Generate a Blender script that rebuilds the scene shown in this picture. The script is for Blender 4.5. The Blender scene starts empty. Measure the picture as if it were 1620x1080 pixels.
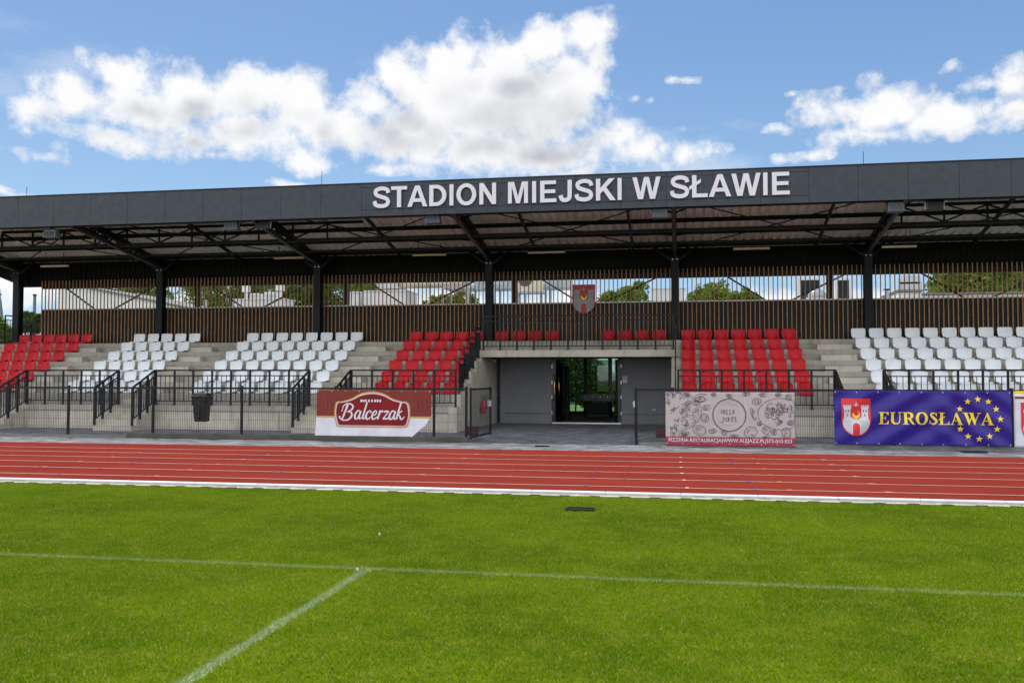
import bpy, bmesh, math, random
import numpy as np
from mathutils import Vector, Matrix
R = math.radians
random.seed(7); rng = np.random.default_rng(7)
S = bpy.context.scene
COL = S.collection

# ------------------------------------------------------------------ camera
YAW, PIT, ROL, CH = -.1798, .038, .0011, 1.6
FPX = 1462.5
fw = Vector((math.sin(YAW)*math.cos(PIT), math.cos(YAW)*math.cos(PIT), math.sin(PIT)))
rt = Vector((math.cos(YAW), -math.sin(YAW), 0))
up = rt.cross(fw)
rt2 = rt*math.cos(ROL) + up*math.sin(ROL)
up2 = up*math.cos(ROL) - rt*math.sin(ROL)
cd = bpy.data.cameras.new('camera'); cam = bpy.data.objects.new('camera', cd); COL.objects.link(cam)
cam.matrix_world = Matrix(((rt2.x, up2.x, -fw.x, 0), (rt2.y, up2.y, -fw.y, 0), (rt2.z, up2.z, -fw.z, CH), (0, 0, 0, 1)))
cd.sensor_width = 36; cd.lens = FPX/1620*36; cd.clip_end = 3000; cd.clip_start = .05
S.camera = cam

def ray(x, y):
    a = (x-810)/FPX; b = (y-540)/FPX
    return fw + rt2*a - up2*b
def at(x, y, Y):                 # the point at depth Y seen at a photo position (used to measure the place)
    r = ray(x, y); t = Y/r.y
    return Vector((r.x*t, Y, CH + r.z*t))
def px_ground(x, y):
    r = ray(x, y); t = -CH/r.z
    return Vector((r.x*t, r.y*t, 0))

# ------------------------------------------------------------------ light
SUN_EL, SUN_AZ = R(57), R(-42)           # azimuth from +Y towards +X
sdir = Vector((math.sin(SUN_AZ)*math.cos(SUN_EL), math.cos(SUN_AZ)*math.cos(SUN_EL), math.sin(SUN_EL)))
sl = bpy.data.lights.new('sun', 'SUN'); sl.energy = 3.0; sl.angle = R(.55); sl.color = (1, .955, .88)
so = bpy.data.objects.new('sun', sl); COL.objects.link(so)
so.rotation_euler = (-sdir).to_track_quat('-Z', 'Y').to_euler()
S.view_settings.view_transform = 'Standard'; S.view_settings.look = 'None'
S.view_settings.exposure = 0.40; S.view_settings.gamma = 1

# ------------------------------------------------------------------ node helper
class NT:
    def __init__(s, tree): s.t = tree; s.n = tree.nodes; s.l = tree.links
    def new(s, k, **kw):
        nd = s.n.new(k)
        for a, b in kw.items(): setattr(nd, a, b)
        return nd
    def put(s, sock, v):
        if isinstance(v, bpy.types.NodeSocket): s.l.new(v, sock)
        else: sock.default_value = v
    def m(s, op, a, b=0.0, c=None, clamp=False):
        nd = s.new('ShaderNodeMath', operation=op, use_clamp=clamp)
        s.put(nd.inputs[0], a); s.put(nd.inputs[1], b)
        if c is not None: s.put(nd.inputs[2], c)
        return nd.outputs[0]
    def vm(s, op, a, b=(0, 0, 0)):
        nd = s.new('ShaderNodeVectorMath', operation=op)
        s.put(nd.inputs[0], a); s.put(nd.inputs[1], b)
        return nd.outputs['Value' if op in ('DOT_PRODUCT', 'LENGTH') else 'Vector']
    def noise(s, vec, scale, detail=4, rough=.5, lac=2.0, col=False):
        nd = s.new('ShaderNodeTexNoise'); nd.inputs['Scale'].default_value = scale
        nd.inputs['Detail'].default_value = detail; nd.inputs['Roughness'].default_value = rough
        nd.inputs['Lacunarity'].default_value = lac
        s.l.new(vec, nd.inputs['Vector']); return nd.outputs['Color' if col else 'Fac']
    def ramp(s, f, stops):
        nd = s.new('ShaderNodeValToRGB'); cr = nd.color_ramp
        while len(cr.elements) < len(stops): cr.elements.new(.5)
        for e, (p, c) in zip(cr.elements, stops):
            e.position = p; e.color = (c[0], c[1], c[2], 1) if hasattr(c, '__len__') else (c, c, c, 1)
        s.l.new(f, nd.inputs[0]); return nd.outputs[0]
    def mix(s, f, a, b, mode='MIX'):
        nd = s.new('ShaderNodeMix', data_type='RGBA', blend_type=mode)
        s.put(nd.inputs[0], f)
        for i, v in ((6, a), (7, b)):
            s.put(nd.inputs[i], v if isinstance(v, bpy.types.NodeSocket) else (v[0], v[1], v[2], 1))
        return nd.outputs[2]
    def rng(s, v, a, b, c=0., d=1., smooth=True):
        nd = s.new('ShaderNodeMapRange', interpolation_type='SMOOTHSTEP' if smooth else 'LINEAR')
        for i, q in enumerate((v, a, b, c, d)): s.put(nd.inputs[i], q)
        return nd.outputs[0]

# ------------------------------------------------------------------ sky with clouds (by world direction)
CL = [(110,150,88,44),(200,112,80,48),(230,165,140,55),(170,212,95,30),(300,222,120,30),(300,150,80,62),(388,148,80,62),(400,210,95,50),
(470,165,75,55),(540,200,100,52),(470,250,95,22),(590,160,70,38),(640,130,50,48),(660,200,120,65),(700,100,68,55),(732,70,48,44),(800,85,85,52),
(860,65,62,44),(925,48,52,46),(945,72,40,46),(790,160,165,75),(900,125,80,52),(760,232,150,48),(850,242,170,42),(950,225,90,36),(1010,243,90,30),
(1080,243,72,24),(1125,236,38,20),(900,268,210,20),(70,252,58,17),(88,240,34,15),(42,208,12,12),(20,310,70,9),(205,300,34,6),(440,291,60,10),
(1088,122,36,8),(1060,121,14,10),(1005,161,12,9),(1027,166,6,7),(1077,210,26,9),(1382,124,33,17),(1310,168,66,38),(1398,172,80,42),(1392,148,50,22),(1335,205,65,26),
(1455,198,85,25),(1232,204,30,9),(1243,248,28,11),(1292,238,36,10),(1530,208,62,18),(1500,112,28,10),(1560,142,55,26),(1605,140,60,50),
(1600,190,72,32),(1575,175,50,22),(1255,145,16,7),(1500,188,150,34),(1400,205,120,20),(60,170,62,46),(60,140,40,26),(330,240,90,18),(650,262,110,16),(30,455,170,45),(-60,420,150,40),(250,478,260,22),(760,478,260,26),(1260,474,300,20),(1650,470,120,22)]
W = bpy.data.worlds.new('World'); S.world = W; W.use_nodes = True
w = NT(W.node_tree); w.n.clear()
sky = w.new('ShaderNodeTexSky', sky_type='NISHITA', sun_disc=False, sun_elevation=SUN_EL, sun_rotation=SUN_AZ,
            altitude=80, air_density=1.0, dust_density=.6, ozone_density=1.6)
tc = w.new('ShaderNodeTexCoord'); dirv = tc.outputs['Generated']
def cloud_group():
    g = bpy.data.node_groups.new('cloud_field', 'ShaderNodeTree')
    g.interface.new_socket('Dir', in_out='INPUT', socket_type='NodeSocketVector')
    g.interface.new_socket('Shift', in_out='INPUT', socket_type='NodeSocketVector')
    g.interface.new_socket('Field', in_out='OUTPUT', socket_type='NodeSocketFloat')
    g.interface.new_socket('Soft', in_out='OUTPUT', socket_type='NodeSocketFloat')
    q = NT(g); gi = q.new('NodeGroupInput'); go = q.new('NodeGroupOutput')
    d = q.vm('NORMALIZE', gi.outputs[0])
    sp = q.new('ShaderNodeSeparateXYZ'); q.l.new(d, sp.inputs[0])
    az = q.m('ARCTAN2', sp.outputs[0], sp.outputs[1]); el = q.m('ARCSINE', sp.outputs[2])
    cb = q.new('ShaderNodeCombineXYZ'); q.l.new(az, cb.inputs[0]); q.l.new(el, cb.inputs[1])
    P = q.vm('ADD', cb.outputs[0], gi.outputs[1])
    wn = q.noise(P, 9, 3, .55, col=True)
    wv = q.vm('SCALE', q.vm('SUBTRACT', wn, (.5, .5, .5)))
    wv.node.inputs['Scale'].default_value = .045
    P2 = q.vm('MULTIPLY', q.vm('ADD', P, wv), (1, 1, 0))
    cur = None
    for (cx, cy, rx, ry) in CL:
        r = ray(cx, cy).normalized(); a = math.atan2(r.x, r.y); e = math.asin(r.z)
        k = 1/math.hypot(r.x, r.y)
        ax = math.atan((cx+rx-810)/FPX)-math.atan((cx-rx-810)/FPX)
        ax = max(ax/2, .003); ey = max(ry/FPX*.95*math.cos(math.atan((cx-810)/FPX)), .003)
        v = q.vm('MULTIPLY', q.vm('SUBTRACT', P2, (a, e, 0)), (1/ax, 1/ey, 0))
        L = q.vm('LENGTH', v)
        size = min(ax, ey)                      # small puffs must not swell in the blend
        cap = min(1.0, .16+size*18)
        if cap < 1: L = q.m('MAXIMUM', L, q.m('MULTIPLY_ADD', L, cap, 1-cap)); L = q.m('ADD', L, .20)
        if cur is None: cur = L
        else:
            nd = q.new('ShaderNodeMath', operation='SMOOTH_MIN'); q.put(nd.inputs[0], cur); q.put(nd.inputs[1], L); nd.inputs[2].default_value = .10
            cur = nd.outputs[0]
    n1 = q.noise(P, 21, 10, .60); n2 = q.noise(P, 75, 6, .65)
    f = q.m('SUBTRACT', 1.20, cur)
    q.l.new(q.m('ADD', f, q.m('MULTIPLY', q.m('SUBTRACT', q.noise(P, 13, 5, .5), .5), 1.3)), go.inputs[1])
    f = q.m('ADD', f, q.m('MULTIPLY', q.m('SUBTRACT', n1, .5), 1.45))
    f = q.m('ADD', f, q.m('MULTIPLY', q.m('SUBTRACT', n2, .5), .50))
    n3 = q.noise(P, 2.3, 6, .6)          # unseen cloud added over the rest of the sky, whitens the fill light
    away = q.rng(q.m('ABSOLUTE', az), .85, 1.25)
    f = q.m('MAXIMUM', f, q.m('MULTIPLY', away, q.rng(n3, .36, .56, -.2, .9)))
    q.l.new(f, go.inputs[0]); return g
CG = cloud_group()
def field(shift):
    nd = w.new('ShaderNodeGroup'); nd.node_tree = CG; w.l.new(dirv, nd.inputs[0]); nd.inputs[1].default_value = shift
    return nd.outputs
sepd = w.new('ShaderNodeSeparateXYZ'); w.l.new(dirv, sepd.inputs[0])
f0, f0s = field((0, 0, 0)); f1 = field((-.010, .030, 0))[1]
mask = w.rng(f0, -.10, .50)
veil = w.m('MULTIPLY', w.rng(w.noise(w.vm('MULTIPLY', dirv, (1, 1, 2.5)), 3.2, 7, .6), .46, .72), w.rng(sepd.outputs[2], .44, .20, 0., .55))
mask = w.m('MAXIMUM', mask, veil)
thick = w.rng(f1, .05, .65)
core = w.rng(f0s, .10, .75)
nn = w.noise(dirv, 7, 4, .5)
shade = w.m('MULTIPLY', w.m('MULTIPLY', thick, core), w.rng(nn, .30, .62))
ccol = w.mix(shade, (5.0, 5.0, 5.05), (2.35, 2.5, 2.8))
skyc = w.mix(.80, sky.outputs[0], w.mix(w.rng(sepd.outputs[2], .0, .40), (1.36, 2.60, 3.90), (.34, 1.20, 2.85)))
# unseen clouds opposite the sun, brightened as extra fill for the shaded stand
azd = w.m('ABSOLUTE', w.m('ARCTAN2', sepd.outputs[0], sepd.outputs[1]))
ccol = w.mix(w.rng(azd, .85, 2.0), ccol, (9.5, 9.8, 10.3))
front = w.mix(mask, skyc, ccol)
bgn = w.new('ShaderNodeBackground'); w.l.new(front, bgn.inputs[0]); bgn.inputs[1].default_value = .15
wo = w.new('ShaderNodeOutputWorld'); w.l.new(bgn.outputs[0], wo.inputs[0])
W.cycles.sampling_method = 'MANUAL'; W.cycles.sample_map_resolution = 1024

# ------------------------------------------------------------------ materials
def mat(name, col, rough=.6, var=.12, vs=3.0, metal=0., bump=0., bs=40., dirt=None, spec=.5, coat=0., trans=0.):
    m = bpy.data.materials.new(name); m.use_nodes = True; q = NT(m.node_tree)
    b = q.n['Principled BSDF']; g = q.new('ShaderNodeNewGeometry'); P = g.outputs['Position']
    n = q.noise(P, vs, 5, .6)
    c = q.mix(q.rng(n, .3, .7), [v*(1-var) for v in col], [min(1, v*(1+var)) for v in col])
    if dirt:
        n2 = q.noise(P, dirt[1], 6, .65)
        c = q.mix(q.m('MULTIPLY', q.rng(n2, .5, .72), dirt[2]), c, dirt[0])
    q.l.new(c, b.inputs['Base Color'])
    b.inputs['Roughness'].default_value = rough; b.inputs['Metallic'].default_value = metal
    b.inputs['Specular IOR Level'].default_value = spec
    if coat: b.inputs['Coat Weight'].default_value = coat
    rn = q.rng(q.noise(P, vs*4, 3, .5), .3, .7, max(.05, rough-.08), min(1, rough+.08)); q.l.new(rn, b.inputs['Roughness'])
    if bump:
        bn = q.new('ShaderNodeBump'); bn.inputs['Strength'].default_value = bump; bn.inputs['Distance'].default_value = .01
        q.l.new(q.noise(P, bs, 4, .6), bn.inputs['Height']); q.l.new(bn.outputs[0], b.inputs['Normal'])
    return m
M = {}
M['steel'] = mat('dark_steel', (.0055, .0068, .009), .5, .15, spec=.2)
M['rail'] = mat('railing_paint', (.0065, .0085, .011), .42, .12, spec=.25)
M['mesh'] = mat('mesh_wire', (.016, .020, .024), .45, .1)
M['fascia'] = mat('fascia_sheet', (.0195, .0265, .041), .5, .07, 1.3, dirt=((.016, .022, .035), .6, .4))
M['seam'] = mat('fascia_backing', (.008, .010, .013), .7)
M['white'] = mat('white_plastic', (.70, .72, .74), .38, .03, spec=.35)
M['red'] = mat('red_plastic', (.47, .002, .009), .33, .08, spec=.2)
M['letter'] = mat('letter_white', (.66, .63, .70), .4, .02)
M['slat'] = mat('larch_slat', (.31, .16, .060), .6, .25, 9)
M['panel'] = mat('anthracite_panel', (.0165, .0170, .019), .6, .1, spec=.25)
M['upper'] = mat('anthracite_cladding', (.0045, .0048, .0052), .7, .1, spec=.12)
M['sheetu'] = mat('roof_sheet_underside', (.80, .84, .82), .14, .05, 1.5, spec=.8, bump=.25, bs=6)
M['sheett'] = mat('roof_sheet', (.12, .13, .14), .5)
M['greyw'] = mat('grey_render', (.19, .19, .20), .75, .06, 2)
M['black'] = mat('black_plastic', (.008, .008, .009), .3, .1)
M['gold'] = mat('brass', (.75, .50, .16), .22, .05, metal=1.)
M['alu'] = mat('aluminium', (.55, .56, .58), .35, .05, metal=.9)
M['lampgrey'] = mat('floodlight_housing', (.075, .09, .11), .5, .06)
M['tube'] = mat('tube_lamp_diffuser', (.62, .54, .40), .5, .04)
M['wood'] = mat('interior_floor', (.13, .075, .035), .7, .2, 4)
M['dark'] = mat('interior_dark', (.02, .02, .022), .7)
M['render'] = mat('white_render', (.66, .66, .66), .8, .05, 1, dirt=((.5, .5, .48), .8, .4))
M['hvac'] = mat('hvac_white', (.62, .62, .60), .5, .05, 2)
M['duct'] = mat('duct_cream', (.58, .54, .42), .4, .1, 2)
M['galv'] = mat('galvanised_steel', (.42, .44, .46), .45, .15, 3, metal=.6)
M['trunk'] = mat('bark', (.09, .065, .045), .9, .3, 5)
M['roofgrey'] = mat('membrane_roof', (.16, .16, .17), .7, .1)
M['extred'] = mat('extinguisher_red', (.5, .01, .012), .3)
M['crate'] = mat('red_crate', (.06, .009, .008), .5, .2)
M['yel'] = mat('banner_yellow', (.85, .62, .02), .55, .03)
M['armred'] = mat('arms_red', (.62, .02, .03), .55, .05)
M['armwhite'] = mat('arms_white', (.55, .57, .60), .6, .1, 60)
M['ink'] = mat('black_ink', (.05, .045, .05), .7)
M['clear'] = mat('tower_stone', (.45, .40, .34), .8)
M['kerb'] = mat('white_kerb', (.66, .66, .67), .55, .05, 3, dirt=((.55, .54, .50), 6, .5))
M['beam'] = mat('weathered_concrete_beam', (.065, .063, .050), .85, .25, 3, bump=.5, bs=30)
M['copper'] = mat('spire_sheet', (.07, .13, .13), .6, .1)

def concrete(name, col, joint=1.25, rise=True):
    m = bpy.data.materials.new(name); m.use_nodes = True; q = NT(m.node_tree); b = q.n['Principled BSDF']
    g = q.new('ShaderNodeNewGeometry'); P = g.outputs['Position']
    n1 = q.noise(P, .9, 6, .6); n2 = q.noise(q.vm('MULTIPLY', P, (1, 1, .25)), 5, 6, .65); n3 = q.noise(P, 40, 3, .6)
    c = q.mix(q.rng(n1, .3, .7), [v*.84 for v in col], [v*1.1 for v in col])
    c = q.mix(q.m('MULTIPLY', q.rng(n2, .48, .72), .65), c, (col[0]*.55, col[1]*.54, col[2]*.5))
    c = q.mix(q.m('MULTIPLY', q.rng(n3, .3, .7), .18), c, (col[0]*.6, col[1]*.6, col[2]*.6))
    q.l.new(c, b.inputs['Base Color']); b.inputs['Roughness'].default_value = .85
    bn = q.new('ShaderNodeBump'); bn.inputs['Strength'].default_value = .35; bn.inputs['Distance'].default_value = .008
    q.l.new(n3, bn.inputs['Height']); q.l.new(bn.outputs[0], b.inputs['Normal'])
    return m
M['conc'] = concrete('fair_faced_concrete', (.50, .455, .375))
M['concd'] = concrete('terrace_concrete', (.36, .33, .275))

def leafmat(name, c1, c2):
    m = bpy.data.materials.new(name); m.use_nodes = True; q = NT(m.node_tree); b = q.n['Principled BSDF']
    g = q.new('ShaderNodeNewGeometry'); P = g.outputs['Position']
    n = q.noise(P, 1.4, 4, .6); r = g.outputs['Random Per Island']
    f = q.m('ADD', q.m('MULTIPLY', q.rng(n, .3, .7), .6), q.m('MULTIPLY', r, .4))
    c = q.mix(f, c1, c2); q.l.new(c, b.inputs['Base Color']); b.inputs['Roughness'].default_value = .6
    b.inputs['Specular IOR Level'].default_value = .25
    tr = q.new('ShaderNodeBsdfTranslucent'); q.l.new(q.mix(.5, c, (.20, .30, .03)), tr.inputs[0])
    ms = q.new('ShaderNodeMixShader'); ms.inputs[0].default_value = .35
    q.l.new(b.outputs[0], ms.inputs[1]); q.l.new(tr.outputs[0], ms.inputs[2])
    q.l.new(ms.outputs[0], q.n['Material Output'].inputs[0]); return m
M['leafA'] = leafmat('leaf_green', (.030, .070, .010), (.13, .21, .022))
M['leafB'] = leafmat('leaf_light', (.045, .085, .012), (.19, .26, .03))
M['leafC'] = leafmat('leaf_dark', (.015, .035, .010), (.05, .09, .016))
M['leafD'] = leafmat('hedge_leaf', (.02, .05, .012), (.09, .15, .03))

def glassmat(name, col, rough=.02, a=.75):
    m = bpy.data.materials.new(name); m.use_nodes = True; q = NT(m.node_tree)
    t = q.new('ShaderNodeBsdfTransparent'); t.inputs[0].default_value = (*col, 1)
    g = q.new('ShaderNodeBsdfGlossy'); g.inputs['Roughness'].default_value = rough
    fr = q.new('ShaderNodeFresnel'); fr.inputs[0].default_value = 1.5
    ms = q.new('ShaderNodeMixShader'); q.l.new(fr.outputs[0], ms.inputs[0]); q.l.new(t.outputs[0], ms.inputs[1]); q.l.new(g.outputs[0], ms.inputs[2])
    q.l.new(ms.outputs[0], q.n['Material Output'].inputs[0]); return m
M['glass'] = glassmat('green_tint_glass', (.80, .93, .87))
M['dglass'] = glassmat('dark_glass', (.12, .14, .16))

# --- grass colour shared by turf sheet and blades
LINE_Y, LINE_X = 7.42, -2.56
def grassmat(name, blade):
    m = bpy.data.materials.new(name); m.use_nodes = True; q = NT(m.node_tree); b = q.n['Principled BSDF']
    g = q.new('ShaderNodeNewGeometry'); P = g.outputs['Position']
    sp = q.new('ShaderNodeSeparateXYZ'); q.l.new(P, sp.inputs[0])
    P2 = q.vm('MULTIPLY', P, (1, 1.0, 0))
    n1 = q.noise(P2, .55, 5, .6); n2 = q.noise(P2, 3.2, 5, .6); n3 = q.noise(P2, 16, 6, .75); n4 = q.noise(P2, 90, 2, .6)
    c = q.mix(q.rng(n1, .36, .64), (.094, .168, .004), (.168, .256, .006))
    c = q.mix(q.m('MULTIPLY', q.rng(n2, .42, .70), .55), c, (.25, .285, .020))
    c = q.mix(q.m('MULTIPLY', q.rng(n3, .50, .68), .60), c, (.060, .115, .004))
    c = q.mix(q.m('MULTIPLY', q.rng(n4, .60, .75), .40), c, (.30, .27, .08))
    if blade:
        r = g.outputs['Random Per Island']
        c = q.mix(q.m('MULTIPLY', q.rng(r, .45, 1.), .75), c, (.25, .33, .030))
        c = q.mix(q.m('MULTIPLY', q.rng(r, .45, .0), .65), c, (.050, .105, .003))
        c = q.mix(q.m('GREATER_THAN', r, .965), c, (.42, .36, .16))
    # painted lines: a touchline along X and a line across the pitch
    wob = q.m('MULTIPLY', q.m('SUBTRACT', q.noise(P2, 2.5, 3, .6), .5), .05)
    ly = q.m('ABSOLUTE', q.m('ADD', q.m('SUBTRACT', sp.outputs[1], LINE_Y), wob))
    l1 = q.rng(q.m('ADD', ly, q.m('MULTIPLY', q.m('SUBTRACT', n3, .5), .035)), .05, .028)
    lx = q.m('ABSOLUTE', q.m('ADD', q.m('SUBTRACT', sp.outputs[0], LINE_X), wob))
    l2 = q.rng(q.m('ADD', lx, q.m('MULTIPLY', q.m('SUBTRACT', n3, .5), .05)), .060, .025)
    l2 = q.m('MULTIPLY', l2, q.m('LESS_THAN', sp.outputs[1], LINE_Y))
    wear = q.rng(q.noise(P2, 26, 5, .75), .34, .60, .15, 1.)
    ln = q.m('MULTIPLY', q.m('MAXIMUM', q.m('MULTIPLY', l1, .55), q.m('MULTIPLY', l2, .72)), wear)
    if blade: ln = q.m('MULTIPLY', ln, q.rng(g.outputs['Random Per Island'], .05, .7, 1.0, .45))
    c = q.mix(ln, c, (.44, .52, .36))
    b = q.new('ShaderNodeBsdfDiffuse'); q.l.new(c, b.inputs[0]); q.l.new(b.outputs[0], q.n['Material Output'].inputs[0])
    if blade:
        tr = q.new('ShaderNodeBsdfTranslucent'); q.l.new(c, tr.inputs[0])
        ms = q.new('ShaderNodeMixShader'); ms.inputs[0].default_value = .3
        q.l.new(b.outputs[0], ms.inputs[1]); q.l.new(tr.outputs[0], ms.inputs[2]); q.l.new(ms.outputs[0], q.n['Material Output'].inputs[0])
    else:
        bn = q.new('ShaderNodeBump'); bn.inputs['Strength'].default_value = .7; bn.inputs['Distance'].default_value = .03
        q.l.new(q.m('ADD', n3, n4), bn.inputs['Height']); q.l.new(bn.outputs[0], b.inputs['Normal'])
    return m
M['turf'] = grassmat('turf', False); M['blade'] = grassmat('grass_blade', True)

def trackmat():
    m = bpy.data.materials.new('red_running_track'); m.use_nodes = True; q = NT(m.node_tree); b = q.n['Principled BSDF']
    g = q.new('ShaderNodeNewGeometry'); P = g.outputs['Position']
    n1 = q.noise(q.vm('MULTIPLY', P, (.3, 1, 0)), 1.1, 5, .6); n2 = q.noise(P, 55, 4, .8); n3 = q.noise(P, 3.5, 6, .7)
    c = q.mix(q.rng(n1, .3, .7), (.166, .0245, .0170), (.198, .0300, .021))
    c = q.mix(q.m('MULTIPLY', q.rng(n2, .5, .72), .35), c, (.105, .014, .011))
    c = q.mix(q.m('MULTIPLY', q.rng(n3, .5, .8), .22), c, (.23, .045, .035))
    b = q.new('ShaderNodeBsdfDiffuse'); q.l.new(c, b.inputs[0]); q.l.new(b.outputs[0], q.n['Material Output'].inputs[0])
    bn = q.new('ShaderNodeBump'); bn.inputs['Strength'].default_value = .5; bn.inputs['Distance'].default_value = .006
    q.l.new(n2, bn.inputs['Height']); q.l.new(bn.outputs[0], b.inputs['Normal']); return m
M['track'] = trackmat()
def pavemat():
    m = bpy.data.materials.new('grey_block_paving'); m.use_nodes = True; q = NT(m.node_tree); b = q.n['Principled BSDF']
    g = q.new('ShaderNodeNewGeometry'); P = g.outputs['Position']
    br = q.new('ShaderNodeTexBrick'); q.l.new(P, br.inputs['Vector'])
    br.inputs['Scale'].default_value = 1; br.inputs['Brick Width'].default_value = .30; br.inputs['Row Height'].default_value = .16
    br.inputs['Mortar Size'].default_value = .006; br.inputs['Color1'].default_value = (.045, .047, .056, 1); br.inputs['Color2'].default_value = (.27, .27, .285, 1)
    br.inputs['Mortar'].default_value = (.05, .048, .045, 1); br.inputs['Bias'].default_value = -.25
    n = q.noise(P, 1.2, 5, .6)
    c = q.mix(.25, br.outputs[0], q.mix(q.rng(n, .3, .7), (.08, .08, .09), (.17, .17, .18)))
    q.l.new(c, b.inputs['Base Color']); b.inputs['Roughness'].default_value = .8
    bn = q.new('ShaderNodeBump'); bn.inputs['Strength'].default_value = .5; bn.inputs['Distance'].default_value = .006
    q.l.new(br.outputs['Fac'], bn.inputs['Height']); bn.invert = True; q.l.new(bn.outputs[0], b.inputs['Normal']); return m
M['pave'] = pavemat()
def clothmat(name, col, rough=.6, tr=.25):
    m = bpy.data.materials.new(name); m.use_nodes = True; q = NT(m.node_tree); b = q.n['Principled BSDF']
    g = q.new('ShaderNodeNewGeometry'); P = g.outputs['Position']
    c = q.mix(q.rng(q.noise(P, 3, 4, .6), .3, .7), [v*.93 for v in col], [min(1, v*1.05) for v in col])
    q.l.new(c, b.inputs['Base Color']); b.inputs['Roughness'].default_value = rough; b.inputs['Specular IOR Level'].default_value = .2
    t = q.new('ShaderNodeBsdfTranslucent'); q.l.new(c, t.inputs[0]); ms = q.new('ShaderNodeMixShader'); ms.inputs[0].default_value = tr
    q.l.new(b.outputs[0], ms.inputs[1]); q.l.new(t.outputs[0], ms.inputs[2]); q.l.new(ms.outputs[0], q.n['Material Output'].inputs[0]); return m
M['cwhite'] = clothmat('banner_white', (.80, .79, .84))
M['cgrey'] = clothmat('banner_pale_grey', (.57, .505, .50))
M['cblue'] = clothmat('banner_blue', (.033, .015, .265), .42); M['cblue'].node_tree.nodes['Principled BSDF'].inputs['Specular IOR Level'].default_value = .45
M['cred'] = clothmat('banner_red', (.255, .048, .038))
M['cpink'] = clothmat('banner_raspberry', (.46, .060, .095))
M['cgold'] = clothmat('banner_gold', (.62, .38, .12))
M['cdred'] = clothmat('banner_dark_red', (.26, .018, .022))
M['cbrown'] = clothmat('banner_brown', (.16, .03, .025))

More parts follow.
